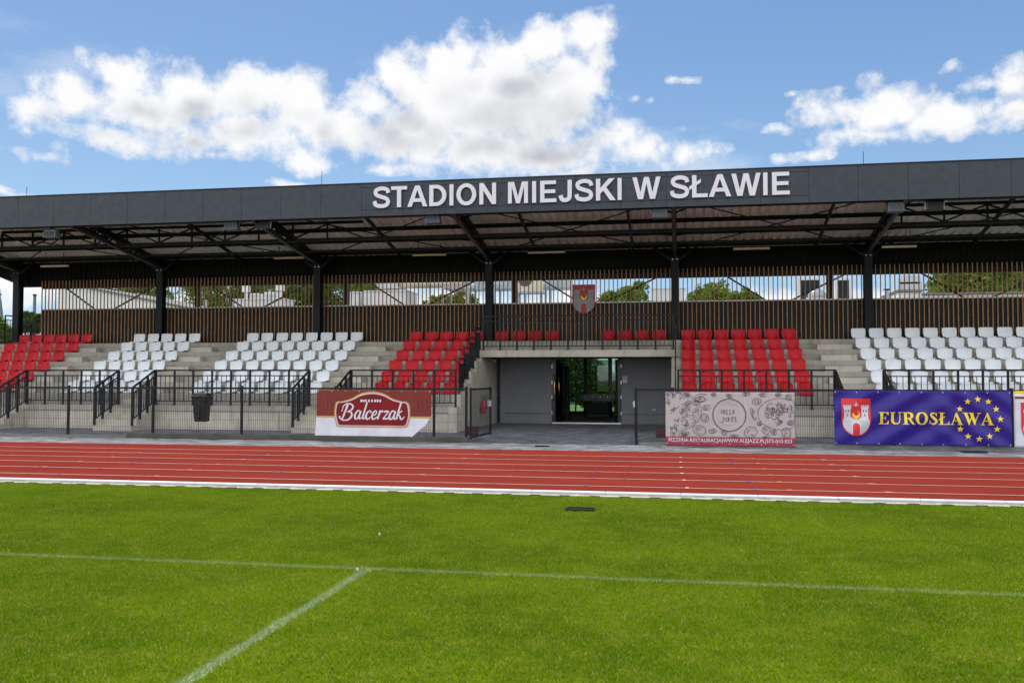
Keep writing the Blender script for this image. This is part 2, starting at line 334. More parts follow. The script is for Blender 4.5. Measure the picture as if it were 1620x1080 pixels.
# ------------------------------------------------------------------ geometry helpers
class MB:
    def __init__(s): s.v = []; s.f = []
    def add(s, vs, fs):
        o = len(s.v); s.st = getattr(s, 'st', []); s.st.append((o, len(s.f))); s.v += [tuple(v) for v in vs]; s.f += [tuple(i+o for i in f) for f in fs]; return s
    def box(s, x0, x1, y0, y1, z0, z1):
        x0, x1 = min(x0, x1), max(x0, x1); y0, y1 = min(y0, y1), max(y0, y1); z0, z1 = min(z0, z1), max(z0, z1)
        return s.add([(x0,y0,z0),(x1,y0,z0),(x1,y1,z0),(x0,y1,z0),(x0,y0,z1),(x1,y0,z1),(x1,y1,z1),(x0,y1,z1)],
                     [(0,3,2,1),(4,5,6,7),(0,1,5,4),(1,2,6,5),(2,3,7,6),(3,0,4,7)])
    def bar(s, p, q, wd, h=None):             # rectangular bar between two points
        h = h or wd; p = Vector(p); q = Vector(q); d = (q-p).normalized()
        a = d.cross(Vector((0, 0, 1))); a = Vector((1, 0, 0)) if a.length < 1e-4 else a.normalized(); b = a.cross(d).normalized()
        vs = [c + a*(sx*wd/2) + b*(sz*h/2) for c in (p, q) for sx, sz in ((-1,-1),(1,-1),(1,1),(-1,1))]
        return s.add(vs, [(0,1,2,3),(7,6,5,4),(0,4,5,1),(1,5,6,2),(2,6,7,3),(3,7,4,0)])
    def tube(s, pts, r, n=8, cap=True):
        pts = [Vector(p) for p in pts]; rs = r if hasattr(r, '__len__') else [r]*len(pts); o = len(s.v)
        ref = None
        for i, p in enumerate(pts):
            d = (pts[min(i+1, len(pts)-1)]-pts[max(i-1, 0)]).normalized()
            if ref is None: ref = d.orthogonal().normalized()
            a = (ref - d*ref.dot(d)).normalized(); ref = a; b = d.cross(a)
            for k in range(n):
                t = 2*math.pi*k/n; s.v.append(tuple(p + (a*math.cos(t)+b*math.sin(t))*rs[i]))
        for i in range(len(pts)-1):
            for k in range(n):
                k2 = (k+1) % n; s.f.append((o+i*n+k, o+i*n+k2, o+(i+1)*n+k2, o+(i+1)*n+k))
        if cap: s.f.append(tuple(o+k for k in range(n))[::-1]); s.f.append(tuple(o+(len(pts)-1)*n+k for k in range(n)))
        return s
    def prism(s, poly, y0, y1):               # polygon in XZ extruded in Y, front face at y0
        n = len(poly); a = sum(poly[i][0]*poly[(i+1) % n][1]-poly[(i+1) % n][0]*poly[i][1] for i in range(n))
        if a < 0: poly = poly[::-1]
        vs = [(x, y0, z) for x, z in poly]+[(x, y1, z) for x, z in poly]
        return s.add(vs, [tuple(range(n)), tuple(range(2*n-1, n-1, -1))]+[(i, n+i, n+(i+1) % n, (i+1) % n) for i in range(n)])
    def prismX(s, poly, x0, x1):              # polygon in YZ extruded in X
        n = len(poly); vs = [(x0, y, z) for y, z in poly]+[(x1, y, z) for y, z in poly]
        return s.add(vs, [tuple(range(n))[::-1], tuple(range(n, 2*n))]+[(i, (i+1) % n, n+(i+1) % n, n+i) for i in range(n)])
    def strip(s, outer, inner, y0, y1, closed=True):   # ring between two paths in XZ
        n = len(outer); o = len(s.v)
        for P in (outer, inner):
            for y in (y0, y1):
                s.v += [(x, y, z) for x, z in P]
        m = n if closed else n-1
        for i in range(m):
            j = (i+1) % n
            s.f += [(o+i, o+j, o+2*n+j, o+2*n+i), (o+n+i, o+3*n+i, o+3*n+j, o+n+j),
                    (o+i, o+n+i, o+n+j, o+j), (o+2*n+i, o+2*n+j, o+3*n+j, o+3*n+i)]
        if not closed:
            s.f += [(o, o+2*n, o+3*n, o+n), (o+n-1, o+2*n-1, o+4*n-1, o+3*n-1)]
        return s
    def build(s, name, m, parent=None, smooth=False, bevel=0, fix=True):
        me = bpy.data.meshes.new(name); me.from_pydata(s.v, [], s.f); me.update()
        if fix:
            bm = bmesh.new(); bm.from_mesh(me); bmesh.ops.recalc_face_normals(bm, faces=bm.faces); bm.to_mesh(me); bm.free()
        me.materials.append(m)
        if smooth:
            me.polygons.foreach_set('use_smooth', [True]*len(me.polygons))
        o = bpy.data.objects.new(name, me); COL.objects.link(o)
        if bevel:
            b = o.modifiers.new('bevel', 'BEVEL'); b.width = bevel; b.segments = 2; b.limit_method = 'ANGLE'
        if parent: o.parent = parent
        return o
def tag(o, label=None, cat=None, group=None, kind=None):
    if label: o['label'] = label
    if cat: o['category'] = cat
    if group: o['group'] = group
    if kind: o['kind'] = kind
    return o
def empty(name, label, cat, loc=(0, 0, 0), group=None):
    o = bpy.data.objects.new(name, None); COL.objects.link(o); o.location = loc; o.empty_display_size = .2
    return tag(o, label, cat, group)
def shift(o, loc):                      # child keeps world-space mesh coordinates under a moved parent
    o.matrix_parent_inverse = Matrix.Translation(-Vector(loc)); return o
def copy_tree(o, parent=None):
    c = o.copy(); COL.objects.link(c)
    if parent: c.parent = parent
    for ch in list(o.children): copy_tree(ch, c)
    return c
ORD = ['first', 'second', 'third', 'fourth', 'fifth', 'sixth', 'seventh', 'eighth', 'ninth', 'tenth', 'eleventh', 'twelfth']

def catmull(P, n=8, closed=False):
    out = []; N = len(P); rngi = range(N if closed else N-1)
    for i in rngi:
        p0 = P[(i-1) % N] if closed or i > 0 else P[0]; p1 = P[i]; p2 = P[(i+1) % N]
        p3 = P[(i+2) % N] if closed or i+2 < N else P[-1]
        for k in range(n):
            t = k/n
            out.append(tuple(.5*((2*b)+(-a+c)*t+(2*a-5*b+4*c-d)*t*t+(-a+3*b-3*c+d)*t**3) for a, b, c, d in zip(p0, p1, p2, p3)))
    if not closed: out.append(tuple(P[-1]))
    return out
def ribbon(mb, P, wd, y0, y1, n=7, smooth=True, closed=False):    # stroke in XZ; P: (x, z[, width factor])
    Q = [(p[0], p[1], p[2] if len(p) > 2 else 1.) for p in P]
    if smooth: Q = catmull(Q, n, closed)
    A, B = [], []; N = len(Q)
    for i in range(N):
        a = Q[(i-1) % N] if closed or i > 0 else Q[i]; b = Q[(i+1) % N] if closed or i < N-1 else Q[i]
        dx, dz = b[0]-a[0], b[1]-a[1]; L = math.hypot(dx, dz) or 1; h = wd*Q[i][2]/2
        A.append((Q[i][0]-dz/L*h, Q[i][1]+dx/L*h)); B.append((Q[i][0]+dz/L*h, Q[i][1]-dx/L*h))
    mb.strip(A, B, y0, y1, closed)
def rect(x0, z0, x1, z1): return [(x0, z0), (x1, z0), (x1, z1), (x0, z1)]

# grotesque capitals, cap height 1: name -> (advance, [polygons], [rings (outer, inner)], [strokes])
def arc(cx, cz, rx, rz, a0, a1, n): return [(cx+rx*math.cos(R(a0+(a1-a0)*i/n)), cz+rz*math.sin(R(a0+(a1-a0)*i/n))) for i in range(n+1)]
Dout = [(.1, 0)]+arc(.44, .5, .51, .5, -90, 90, 18)+[(.1, 1)]
Din = [(.3, .17)]+arc(.42, .5, .325, .33, -90, 90, 18)+[(.3, .83)]
SANS = {
'I': (.388, [rect(.1, 0, .29, 1)], [], []),
'T': (.853, [rect(.03, .83, .83, 1), rect(.33, 0, .53, .83)], [], []),
'E': (.932, [rect(.1, 0, .3, 1), rect(.3, 0, .87, .17), rect(.3, .42, .82, .585), rect(.3, .83, .85, 1)], [], []),
'A': (1.0, [[(0,0),(.215,0),(.295,.225),(.5,.225),(.5,.39),(.355,.39),(.5,.80),(.5,1),(.385,1)], [(1,0),(.785,0),(.705,.225),(.5,.225),(.5,.39),(.645,.39),(.5,.80),(.5,1),(.615,1)]], [], []),
'N': (1.008, [[(.1,0),(.29,0),(.29,.65),(.71,0),(.91,0),(.91,1),(.72,1),(.72,.36),(.30,1),(.1,1)]], [], []),
'M': (1.163, [[(.1,0),(.28,0),(.28,.79),(.49,0),(.67,0),(.88,.79),(.88,0),(1.06,0),(1.06,1),(.77,1),(.58,.3),(.39,1),(.1,1)]], [], []),
'K': (1.008, [[(.1,0),(.3,0),(.3,.31),(.44,.45),(.76,0),(1.02,0),(.58,.60),(.98,1),(.71,1),(.3,.575),(.3,1),(.1,1)]], [], []),
'W': (1.318, [[(.01,1),(.27,0),(.5,0),(.66,.72),(.82,0),(1.05,0),(1.31,1),(1.1,1),(.935,.3),(.775,1),(.545,1),(.385,.3),(.22,1)]], [], []),
'L': (.853, [[(.1,0),(.8,0),(.8,.17),(.3,.17),(.3,1),(.1,1)], [(-.03,.33),(.50,.67),(.50,.83),(-.03,.49)]], [], []),
'O': (1.087, [], [(arc(.543, .5, .487, .52, 0, 360, 40)[:-1], arc(.543, .5, .285, .345, 0, 360, 40)[:-1])], []),
'D': (1.008, [], [(Dout, Din)], []),
'J': (.777, [], [], [([(.57,1),(.57,.62),(.57,.32),(.53,.15),(.37,.075),(.2,.13),(.14,.30)], .195)]),
'S': (.932, [], [], [([(.815,.695),(.75,.86),(.47,.925),(.215,.85),(.165,.715),(.25,.60),(.48,.515),(.715,.43),(.805,.29),(.72,.13),(.46,.075),(.18,.145),(.115,.325)], .185)]),
' ': (.388, [], [], [])}
def sans_letter(mb, ch, x, z, s, sx, y0, y1):
    adv, polys, rings, strokes = SANS[ch]; k = 0
    T = lambda P: [(x+p[0]*s*sx, z+p[1]*s) for p in P]
    for p in polys: mb.prism(T(p), y0-.0015*k, y1); k += 1
    for a, b in rings: mb.strip(T(a), T(b), y0, y1)
    for P, wd in strokes:
        Q = catmull(P, 7); A, B = [], []
        for i in range(len(Q)):
            a = Q[max(i-1, 0)]; b = Q[min(i+1, len(Q)-1)]; dx, dz = b[0]-a[0], b[1]-a[1]; L = math.hypot(dx, dz)
            A.append((Q[i][0]-dz/L*wd/2, Q[i][1]+dx/L*wd/2)); B.append((Q[i][0]+dz/L*wd/2, Q[i][1]-dx/L*wd/2))
        mb.strip(T(A), T(B), y0, y1, False)
def text_obj(s, size, m, name, parent, loc, fit_w=None, bold=0., ext=.0012, shear=0.):
    cu = bpy.data.curves.new(name, 'FONT'); cu.body = s; cu.size = size; cu.offset = bold; cu.extrude = ext; cu.shear = shear
    t = bpy.data.objects.new(name, cu); COL.objects.link(t); bpy.context.view_layer.update()
    dg = bpy.context.evaluated_depsgraph_get(); me = bpy.data.meshes.new_from_object(t.evaluated_get(dg))
    bpy.data.objects.remove(t)
    me.name = name; xs = [v.co.x for v in me.vertices]; x0, x1 = min(xs), max(xs); ys = [v.co.y for v in me.vertices]; b0, b1 = min(ys), max(ys)
    k = fit_w/(x1-x0) if fit_w else 1
    for v in me.vertices: v.co = Vector((loc[0]+(v.co.x-x0)*k, loc[1]-v.co.z, loc[2]+(v.co.y-b0)))
    me.materials.clear(); me.materials.append(m)
    o = bpy.data.objects.new(name, me); COL.objects.link(o); o.parent = parent; return o

# ================================================================== GROUND
def sheet(name, x0, x1, y0, y1, z, m, nx=1, ny=1):
    b = MB(); vs = [(x0+(x1-x0)*i/nx, y0+(y1-y0)*j/ny, z) for j in range(ny+1) for i in range(nx+1)]
    b.add(vs, [(j*(nx+1)+i, j*(nx+1)+i+1, (j+1)*(nx+1)+i+1, (j+1)*(nx+1)+i) for j in range(ny) for i in range(nx)])
    return tag(b.build(name, m, fix=False), kind='structure')
KY, TY = 12.57, 19.99
M['earth'] = mat('far_grass', (.10, .14, .03), .9, .25, .3)
sheet('ground', -600, 600, -300, 900, -.03, M['earth'])
sheet('pitch', -60, 50, -40, KY-.17, 0, M['turf'])
sheet('running_track', -60, 50, KY+.02, TY, .004, M['track'])
sheet('paving', -60, 50, TY, 31.6, .0, M['pave'])
k = MB()
x = -40.0
while x < 30:
    k.box(x, x+.9985, KY-.045, KY+.02, .024, .055); x += 1.0
tag(k.build('track_kerb', M['kerb'], bevel=.014), kind='structure')
k = MB(); k.box(-60, 50, KY-.17, KY-.06, -.02, .008); k.box(-60, 50, KY-.059, KY+.018, -.02, .0235)
tag(k.build('kerb_foundation', mat('kerb_concrete', (.42, .40, .36), .9, .2, 6)), kind='structure')
k = MB()
for i in range(140):
    x = -30+i*.40
    k.box(x, x+.14, KY-.200, KY-.168, -.01, .016)
tag(k.build('drainage_slots', M['black']), kind='structure')
# lane lines
k = MB()
for n in range(1, 8):
    y = KY+1.0157*n if n < 7 else None
    if y: k.add([(-60, y-.017, .008), (50, y-.017, .008), (50, y+.017, .008), (-60, y+.017, .008)], [(0, 1, 2, 3)])
tag(k.build('lane_lines', mat('track_line_white', (.52, .40, .37), .6, .12, 8), fix=False), kind='structure')
def marks(name, col, lst, wd=.055, ln=.16, sk=0.):
    k = MB()
    for (px, n) in lst:
        # lane line n crossed by this photo column
        y = KY+1.0157*n
        lo, hi = -30., 20.
        for _ in range(40):
            mid = (lo+hi)/2; P = Vector((mid, y, 0))-Vector((0, 0, CH)); u = P.dot(rt2)/P.dot(fw)*FPX+810
            if u < px: lo = mid
            else: hi = mid
        x = lo; a = ln*.34; wd_ = wd*.8; sk_ = sk*.6
        k.add([(x-wd_/2-sk_, y-a, .011), (x+wd_/2-sk_, y-a, .011), (x+wd_/2+sk_, y+a, .011), (x-wd_/2+sk_, y+a, .011)], [(0, 1, 2, 3)])
    tag(k.build(name, mat(name+'_paint', col, .6, .1), fix=False), kind='structure')
marks('white_marks', (.55, .48, .46), [(1087,1),(1082.5,2),(1079,3),(1077.5,4),(1077,5),(1077,6)], .065, .16)
marks('blue_marks', (.07, .12, .42), [(928,1),(937,2),(943.5,3),(950,4),(955.5,5),(961,6),(1195,1),(1184,2),(1174,3),(1166,4),(1158,5),(1153,6),(549,5),(519,4),(484,3),(447,2),(96,1),(160,2),(210,3)], .07, .12)
marks('yellow_marks', (.48, .25, .04), [(1248,1),(1232,2),(1218,3),(1208,4),(1198,5),(1190,6)], .08, .16, .04)
marks('green_marks', (.12, .25, .06), [(985,1),(989,2),(993,3),(997,4),(818,3),(782,1)], .07, .08)
marks('white_ticks', (.50, .40, .38), [(636,1),(664,2),(689,3),(711,4),(732,5),(750,6),(244,1),(296,2),(341,3),(382,4),(420,5),(452,6),(66,2),(122,3),(174,4),(218,5)], .07, .16, .10)
marks('grey_ticks', (.48, .44, .45), [(1409,1),(1381,2),(1356,3),(1335,4),(1318,5),(1305,6)], .08, .16, -.08)

# --- grass blades: one tile of blades repeated by geometry nodes
def grass():
    n = 15000; H = .019
    bx = rng.random(n); by = rng.random(n); an = rng.random(n)*6.283; h = H*(.5+.9*rng.random(n)); wd = .003+.003*rng.random(n)
    le = (rng.random((n, 2))-.5)*.050
    v = np.zeros((n, 3, 3)); dx = np.cos(an)*wd/2; dy = np.sin(an)*wd/2
    v[:, 0] = np.stack([bx-dx, by-dy, np.zeros(n)], 1); v[:, 1] = np.stack([bx+dx, by+dy, np.zeros(n)], 1)
    v[:, 2] = np.stack([bx+le[:, 0], by+le[:, 1], h], 1); v[:, :, :2] -= .5
    me = bpy.data.meshes.new('grass_blades'); me.vertices.add(3*n); me.vertices.foreach_set('co', v.reshape(-1))
    me.loops.add(3*n); me.loops.foreach_set('vertex_index', np.arange(3*n)); me.polygons.add(n)
    me.polygons.foreach_set('loop_start', np.arange(0, 3*n, 3)); me.polygons.foreach_set('loop_total', np.full(n, 3))
    me.update(); me.materials.append(M['blade'])
    o = bpy.data.objects.new('grass', me); COL.objects.link(o); tag(o, 'short mown green grass of the pitch with pale worn tufts', 'grass', kind='stuff')
    g = bpy.data.node_groups.new('grass_tiles', 'GeometryNodeTree')
    g.interface.new_socket('Geometry', in_out='INPUT', socket_type='NodeSocketGeometry')
    g.interface.new_socket('Geometry', in_out='OUTPUT', socket_type='NodeSocketGeometry')
    N = g.nodes; L = g.links; gi = N.new('NodeGroupInput'); go = N.new('NodeGroupOutput')
    gr = N.new('GeometryNodeMeshGrid'); nx, ny = 24, 11
    gr.inputs['Size X'].default_value = nx-1; gr.inputs['Size Y'].default_value = ny-1; gr.inputs['Vertices X'].default_value = nx; gr.inputs['Vertices Y'].default_value = ny
    tr = N.new('GeometryNodeTransform'); tr.inputs['Translation'].default_value = (-11.5+.0+8.0, 0, 0)
    tr.inputs['Translation'].default_value = (-3.0, 12.4-.5-(ny-1)/2-.03, .0)
    L.new(gr.outputs[0], tr.inputs[0])
    ri = N.new('FunctionNodeRandomValue'); ri.data_type = 'INT'
    for s_ in ri.inputs:
        if s_.name == 'Min' and s_.type == 'INT': s_.default_value = 0
        if s_.name == 'Max' and s_.type == 'INT': s_.default_value = 3
    mu = N.new('ShaderNodeMath'); mu.operation = 'MULTIPLY'; mu.inputs[1].default_value = math.pi/2
    out_i = [s_ for s_ in ri.outputs if s_.type == 'INT'][0]; L.new(out_i, mu.inputs[0])
    cb = N.new('ShaderNodeCombineXYZ'); L.new(mu.outputs[0], cb.inputs[2])
    ip = N.new('GeometryNodeInstanceOnPoints'); L.new(tr.outputs[0], ip.inputs['Points']); L.new(gi.outputs[0], ip.inputs['Instance']); L.new(cb.outputs[0], ip.inputs['Rotation'])
    L.new(ip.outputs[0], go.inputs[0])
    md = o.modifiers.new('tiles', 'NODES'); md.node_group = g
grass()

# ================================================================== GRANDSTAND
ROWY = [29.95, 29.19, 28.43, 27.67, 26.91, 26.30]; ROWZ = [2.77, 2.43, 2.09, 1.75, 1.41, 1.07]
SL = .72; FY = 25.85; XL, XR = -24.7, 13.0; WX0, WX1 = -6.3, -.25; CY = 30.55; SY = 30.85; BY = 31.5
G = empty('grandstand', 'long covered grandstand with anthracite roof, concrete terraces and timber slat screen', 'grandstand', (0, FY, 0))
def GP(mb, name, m, **kw): o = mb.build(name, m, G, **kw); return shift(o, G.location)
def GPS(mb, name, m, **kw):              # every piece of the collection becomes a part of its own
    st = mb.st+[(len(mb.v), len(mb.f))]
    for (v0, f0_), (v1, f1) in zip(st[:-1], st[1:]):
        q = MB(); q.v = mb.v[v0:v1]; q.f = [tuple(i-v0 for i in f) for f in mb.f[f0_:f1]]; GP(q, name, m, **kw)
# terraces (left and right of the entrance)
def terrace(x0, x1):
    prof = [(FY+.02, 0), (FY+.02, SL-.16), (FY-.03, SL-.16), (FY-.03, SL), (ROWY[5], SL)]
    for i in range(5, -1, -1):
        prof += [(ROWY[i], ROWZ[i]-.15), (ROWY[i]-.02, ROWZ[i]-.15), (ROWY[i]-.02, ROWZ[i])]
        if i: prof += [(ROWY[i-1], ROWZ[i])]
    prof += [(SY+.12, ROWZ[0]), (SY+.12, 0)]
    b = MB(); b.prismX(prof, x0, x1); return b
GP(terrace(XL, WX0-.25), 'terrace', M['concd']); GP(terrace(WX1+.25, XR), 'terrace', M['concd'])
# front wall panels with joints (proud of terrace core)
b = MB()
for a, c in ((XL, WX0-.25), (WX1+.25, XR)):
    x = a; n = max(1, round((c-a)/2.45)); st = (c-a)/n
    for i in range(n): b.box(a+i*st+.008, a+(i+1)*st-.008, FY, FY+.019, .0, SL-.163)
GPS(b, 'front_wall', M['conc'], bevel=.006)
# aisles: half steps and lower front stairs
AIS = [(-21.30, -20.25), (-17.02, -15.82), (-10.80, -9.55), (4.10, 5.30)]
b = MB(); c2 = MB()
for ai, (a, c) in enumerate(AIS):
    for i in range(6):
        if i: b.box(a+.05, c-.12, ROWY[i-1]-.36, ROWY[i-1]-.021, ROWZ[i]+.001, ROWZ[i]+.17)
    b.box(a+.05, c-.12, ROWY[5]-.25, ROWY[5]-.021, SL+.001, SL+.175)
    for j in range(4):
        c2.box(a-.02, c+.02, FY-.035-.29*(4-j), FY-.035-.29*(3-j), 0, .155*(j+1))
GPS(b, 'aisle_step', M['conc'], bevel=.006); GPS(c2, 'front_stair', M['conc'], bevel=.006)
# entrance: side walls, slab over, back wall
for x0, x1 in ((WX0-.25, WX0), (WX1, WX1+.25)):
    prof = [(FY-.03, 0), (FY-.03, SL), (ROWY[5], SL)]
    for i in range(5, 1, -1): prof += [(ROWY[i]-.02, ROWZ[i]+.002), (ROWY[i-1], ROWZ[i]+.002)]
    prof += [(ROWY[1]-.02, ROWZ[1]), (ROWY[0]-.02, ROWZ[1]), (ROWY[0]-.02, ROWZ[0]+.002), (SY+.09, ROWZ[0]+.002), (SY+.09, 2.21), (BY, 2.21), (BY, 0)]
    b = MB(); b.prismX(prof, x0+.003 if x0 < -3 else x0-.003, x1+.003 if x0 < -3 else x1-.003); GP(b, 'entrance_wall', M['conc'])
b = MB(); b.box(WX0-.25, WX1+.2, ROWY[1]-.05, ROWY[1]-.021, 2.225, 2.447); b.box(WX0+.001, WX1-.001, ROWY[1]-.0209, SY+.1, 2.225, 2.447); GP(b, 'entrance_slab', M['conc'], bevel=.01)
b = MB(); b.box(WX0+.005, WX1-.005, ROWY[0], SY+.1, 2.449, 2.77); GP(b, 'balcony_step', M['concd'], bevel=.008)
DX0, DX1 = -4.32, -1.97
b = MB()
b.box(WX0+.004, DX0, BY, BY+.2, .0, 2.22); b.box(DX1, WX1-.004, BY, BY+.2, 0, 2.22)
GPS(b, 'entrance_back_wall', M['greyw'])
b = MB()
for a, c in ((WX0+.35, DX0-.02), (DX1+.02, WX1-.05)): b.box(a, c, BY-.012, BY-.001, .33, .345)
b.box(WX0+.06, WX0+.16, BY-.03, BY-.001, .0, 2.2); GP(b, 'joint_and_edge_shade', M['black'])  # upright strip is the shadow along the wall edge, modelled in black
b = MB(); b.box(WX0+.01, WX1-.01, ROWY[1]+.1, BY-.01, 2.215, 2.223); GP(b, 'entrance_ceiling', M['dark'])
# screen: dark panel below, opening, slats in front
SX0, SX1 = -23.5, XR
b = MB(); b.box(SX0, SX1, SY+.02, SY+.10, ROWZ[0], 4.06); GP(b, 'screen_panel', M['panel'])
b = MB(); b.box(SX0, SX1, SY+.0, SY+.12, 4.062, 4.10); GP(b, 'screen_sill', M['galv'])
b = MB(); b.box(SX0, SX1, SY+.01, SY+.13, 4.86, 5.04); b.box(SX0, SX1, SY-.018, SY+.0, 5.02, 5.04); GP(b, 'screen_head', M['steel'])
b = MB(); b.box(SX0-1.2, SX1, SY+.14, SY+.22, 4.95, 5.865)
i = 0
x = SX0-1.2
while x < SX1: b.box(x, x+.10, SY+.115, SY+.139, 5.05, 5.80); x += .2
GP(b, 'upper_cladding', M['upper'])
b = MB(); x = SX0+.02
while x < SX1: b.box(x-.0145, x+.0145, SY-.055, SY-.020, ROWZ[0]+.01, 5.16); x += .143
GP(b, 'slat_screen', M['slat'])
# screen bracing (V struts behind the slats) and small posts
cols = [-24.39+6.08*k for k in range(7)]; cols = [-24.28, -18.46, -12.45, -6.33, -.15, 5.83, 11.9]
b = MB(); pst = MB()
for kx in range(6):
    a, c = cols[kx], cols[kx+1]; L = c-a
    b.bar((a+.25*L+.1, SY+.2, 4.95), (a+.49*L, SY+.2, 4.08), .05, .05); b.bar((a+.92*L, SY+.2, 4.95), (a+.62*L, SY+.2, 4.08), .05, .05)
for i, xx in enumerate((-17.3, -11.6, -5.55, 4.9-.15)): pst.box(xx-.09, xx+.09, SY+.14, SY+.3, 4.0, 4.95)
GPS(b, 'screen_brace', M['steel']); GPS(pst, 'screen_post', M['steel'])
# columns, frames
RF = lambda y: 6.98-.205*(y-25.5)            # underside of roof sheet
for i, cx in enumerate(cols):
    b = MB(); zt = 5.52
    b.box(cx-.12, cx+.12, CY-.14, CY-.115, 2.43, zt); b.box(cx-.12, cx+.12, CY+.115, CY+.14, 2.43, zt); b.box(cx-.05, cx+.05, CY-.115, CY+.115, 2.43, zt+.3)
    b.box(cx-.15, cx+.15, CY-.17, CY+.17, zt-.03, zt+.0)
    o = GP(b, 'column', M['steel'])
    for sx in (-.07, .07):
        q = MB(); q.tube([(cx+sx, CY-.145, zt-.10), (cx+sx, CY-.16, zt-.10)], .018, 6); q.build('bolt', M['alu'], o)
    b = MB()
    p0 = (cx, 25.45, 6.24); p1 = (cx, CY+.6, 5.44)
    b.bar(p0, p1, .11, .12)
    GP(b, 'strut', mat('strut_steel', (.022, .021, .021), .45) if i == 0 else bpy.data.materials['strut_steel'])
    b = MB()
    b.bar((cx, 25.55, 6.62), (cx, CY+.3, RF(CY+.3)-.26), .14, .18)
    n = 6
    for j in range(n):
        ya = 25.9+j*.72; yb = ya+.36
        zb = lambda y: 6.24-(y-25.45)*.1404; zc = lambda y: 6.62+(RF(CY+.3)-.26-6.62)*(y-25.55)/(CY+.3-25.55)
        b.bar((cx, ya, zb(ya)), (cx, yb, zc(yb)), .05); b.bar((cx, yb, zc(yb)), (cx, ya+.72, zb(ya+.72)), .05)
    GP(b, 'roof_truss', M['steel'])
    b = MB()
    for sx in (-1, 1):
        b.bar((cx, CY-.1, 5.30), (cx+sx*.75, CY-.1, 5.86), .06); b.bar((cx, 28.1, 5.85), (cx+sx*1.5, 27.62, 5.94), .05)
        b.bar((cx, 26.3, 6.2), (cx+sx*.9, 26.3, 6.55), .05)
    GPS(b, 'knee_brace', M['steel'])
# purlins, longitudinal chords, front beam
b = MB()
for y in (26.1, 27.2, 28.32, 29.36, 30.4): b.box(XL, XR, y-.03, y+.03, RF(y)-.13, RF(y)-.004)
GPS(b, 'purlin', M['steel'])
b = MB(); b.box(XL, XR, 25.56, 25.74, 6.22, 6.42); b.box(XL, XR, 27.55, 27.67, 5.88, 5.97); b.box(XL, XR, 28.9, 28.98, 5.72, 5.78); b.box(XL, XR, CY-.06, CY+.06, 5.82, 5.98)
GPS(b, 'roof_beam', M['steel'])
b = MB()
for (xa, xb) in ((-22.6, -9.8), (6.2, XR)):
    n = round((xb-xa)/1.16); st = (xb-xa)/n
    b.box(xa, xb, 27.56, 27.66, 6.42, 6.50)
    for j in range(n):
        x = xa+j*st; b.bar((x, 27.61, 5.97), (x, 27.61, 6.42), .05)
        if j % 2: b.bar((x, 27.61, 5.97), (x+st, 27.61, 6.42), .045)
        else: b.bar((x, 27.61, 6.42), (x+st, 27.61, 5.97), .045)
for cx in cols[:-1]:
    for s_ in (0, 1):      # horizontal wind bracing rods under the roof
        b.bar((cx, CY if s_ else 26.2, RF(CY if s_ else 26.2)-.24), (cx+6.0, 26.2 if s_ else CY, RF(26.2 if s_ else CY)-.24), .03)
GP(b, 'wind_truss', M['steel'])
b = MB()
for x in (-19.05, -15.3, -9.4, -4.68, -1.48, 4.25, 8.9): b.bar((x, 25.6, RF(25.6)-.28), (x, 30.7, RF(30.7)-.26), .07, .10)
GPS(b, 'rafter', M['steel'])
# corrugated roof sheet
def corr(zoff, m, name):
    b = MB(); P = .27; xs = []; x = XL-.2
    while x < XR+.2:
        for dx, dz in ((0, 0), (.13, 0), (.155, .055), (.245, .055)): xs.append((x+dx, dz))
        x += P
    vs = []
    for y in (25.42, 31.3):
        vs += [(x, y, RF(y)+dz+zoff) for x, dz in xs]
    n = len(xs); b.add(vs, [(i, i+1, n+i+1, n+i) for i in range(n-1)]); GP(b, name, m, fix=False)
corr(0, M['sheetu'], 'roof_lining'); corr(.10, M['sheett'], 'roof_sheet')
# fascia: panels
fb, ftp = 6.215, 7.165
b = MB(); b.box(XL-.25, XR+.3, 25.395, 25.42, fb+.01, ftp-.01); GP(b, 'fascia_backing', M['seam'])
b = MB(); x = XL-.25
seams = [-25.2+1.243*i for i in range(33)]
for i in range(len(seams)-1):
    a, c = seams[i]+.0035, seams[i+1]-.0035
    if a > XR: break
    if -9.3 < (a+c)/2 < 3.6:
        b.box(a, c, 25.37, 25.394, fb, 6.40); b.box(a, c, 25.37, 25.394, 6.408, 7.045); b.box(a, c, 25.37, 25.394, 7.053, ftp)
    else: b.box(a, c, 25.37, 25.394, fb, ftp)
GP(b, 'fascia', M['fascia'], bevel=.003)
b = MB(); b.box(XL-.26, XR+.3, 25.35, 25.55, ftp+.001, ftp+.03); GP(b, 'coping', M['panel'])
b = MB(); b.box(XL-.27, XL-.2, 25.42, 31.6, 5.7, 5.72)
b.add([(XL-.24, 25.42, fb), (XL-.24, 31.6, 5.05), (XL-.24, 31.6, 6.1), (XL-.24, 25.42, ftp), (XL-.18, 25.42, fb), (XL-.18, 31.6, 5.05), (XL-.18, 31.6, 6.1), (XL-.18, 25.42, ftp)],
      [(0,1,2,3),(7,6,5,4),(0,4,5,1),(1,5,6,2),(2,6,7,3),(3,7,4,0)])
GP(b, 'gable_trim', M['panel'])
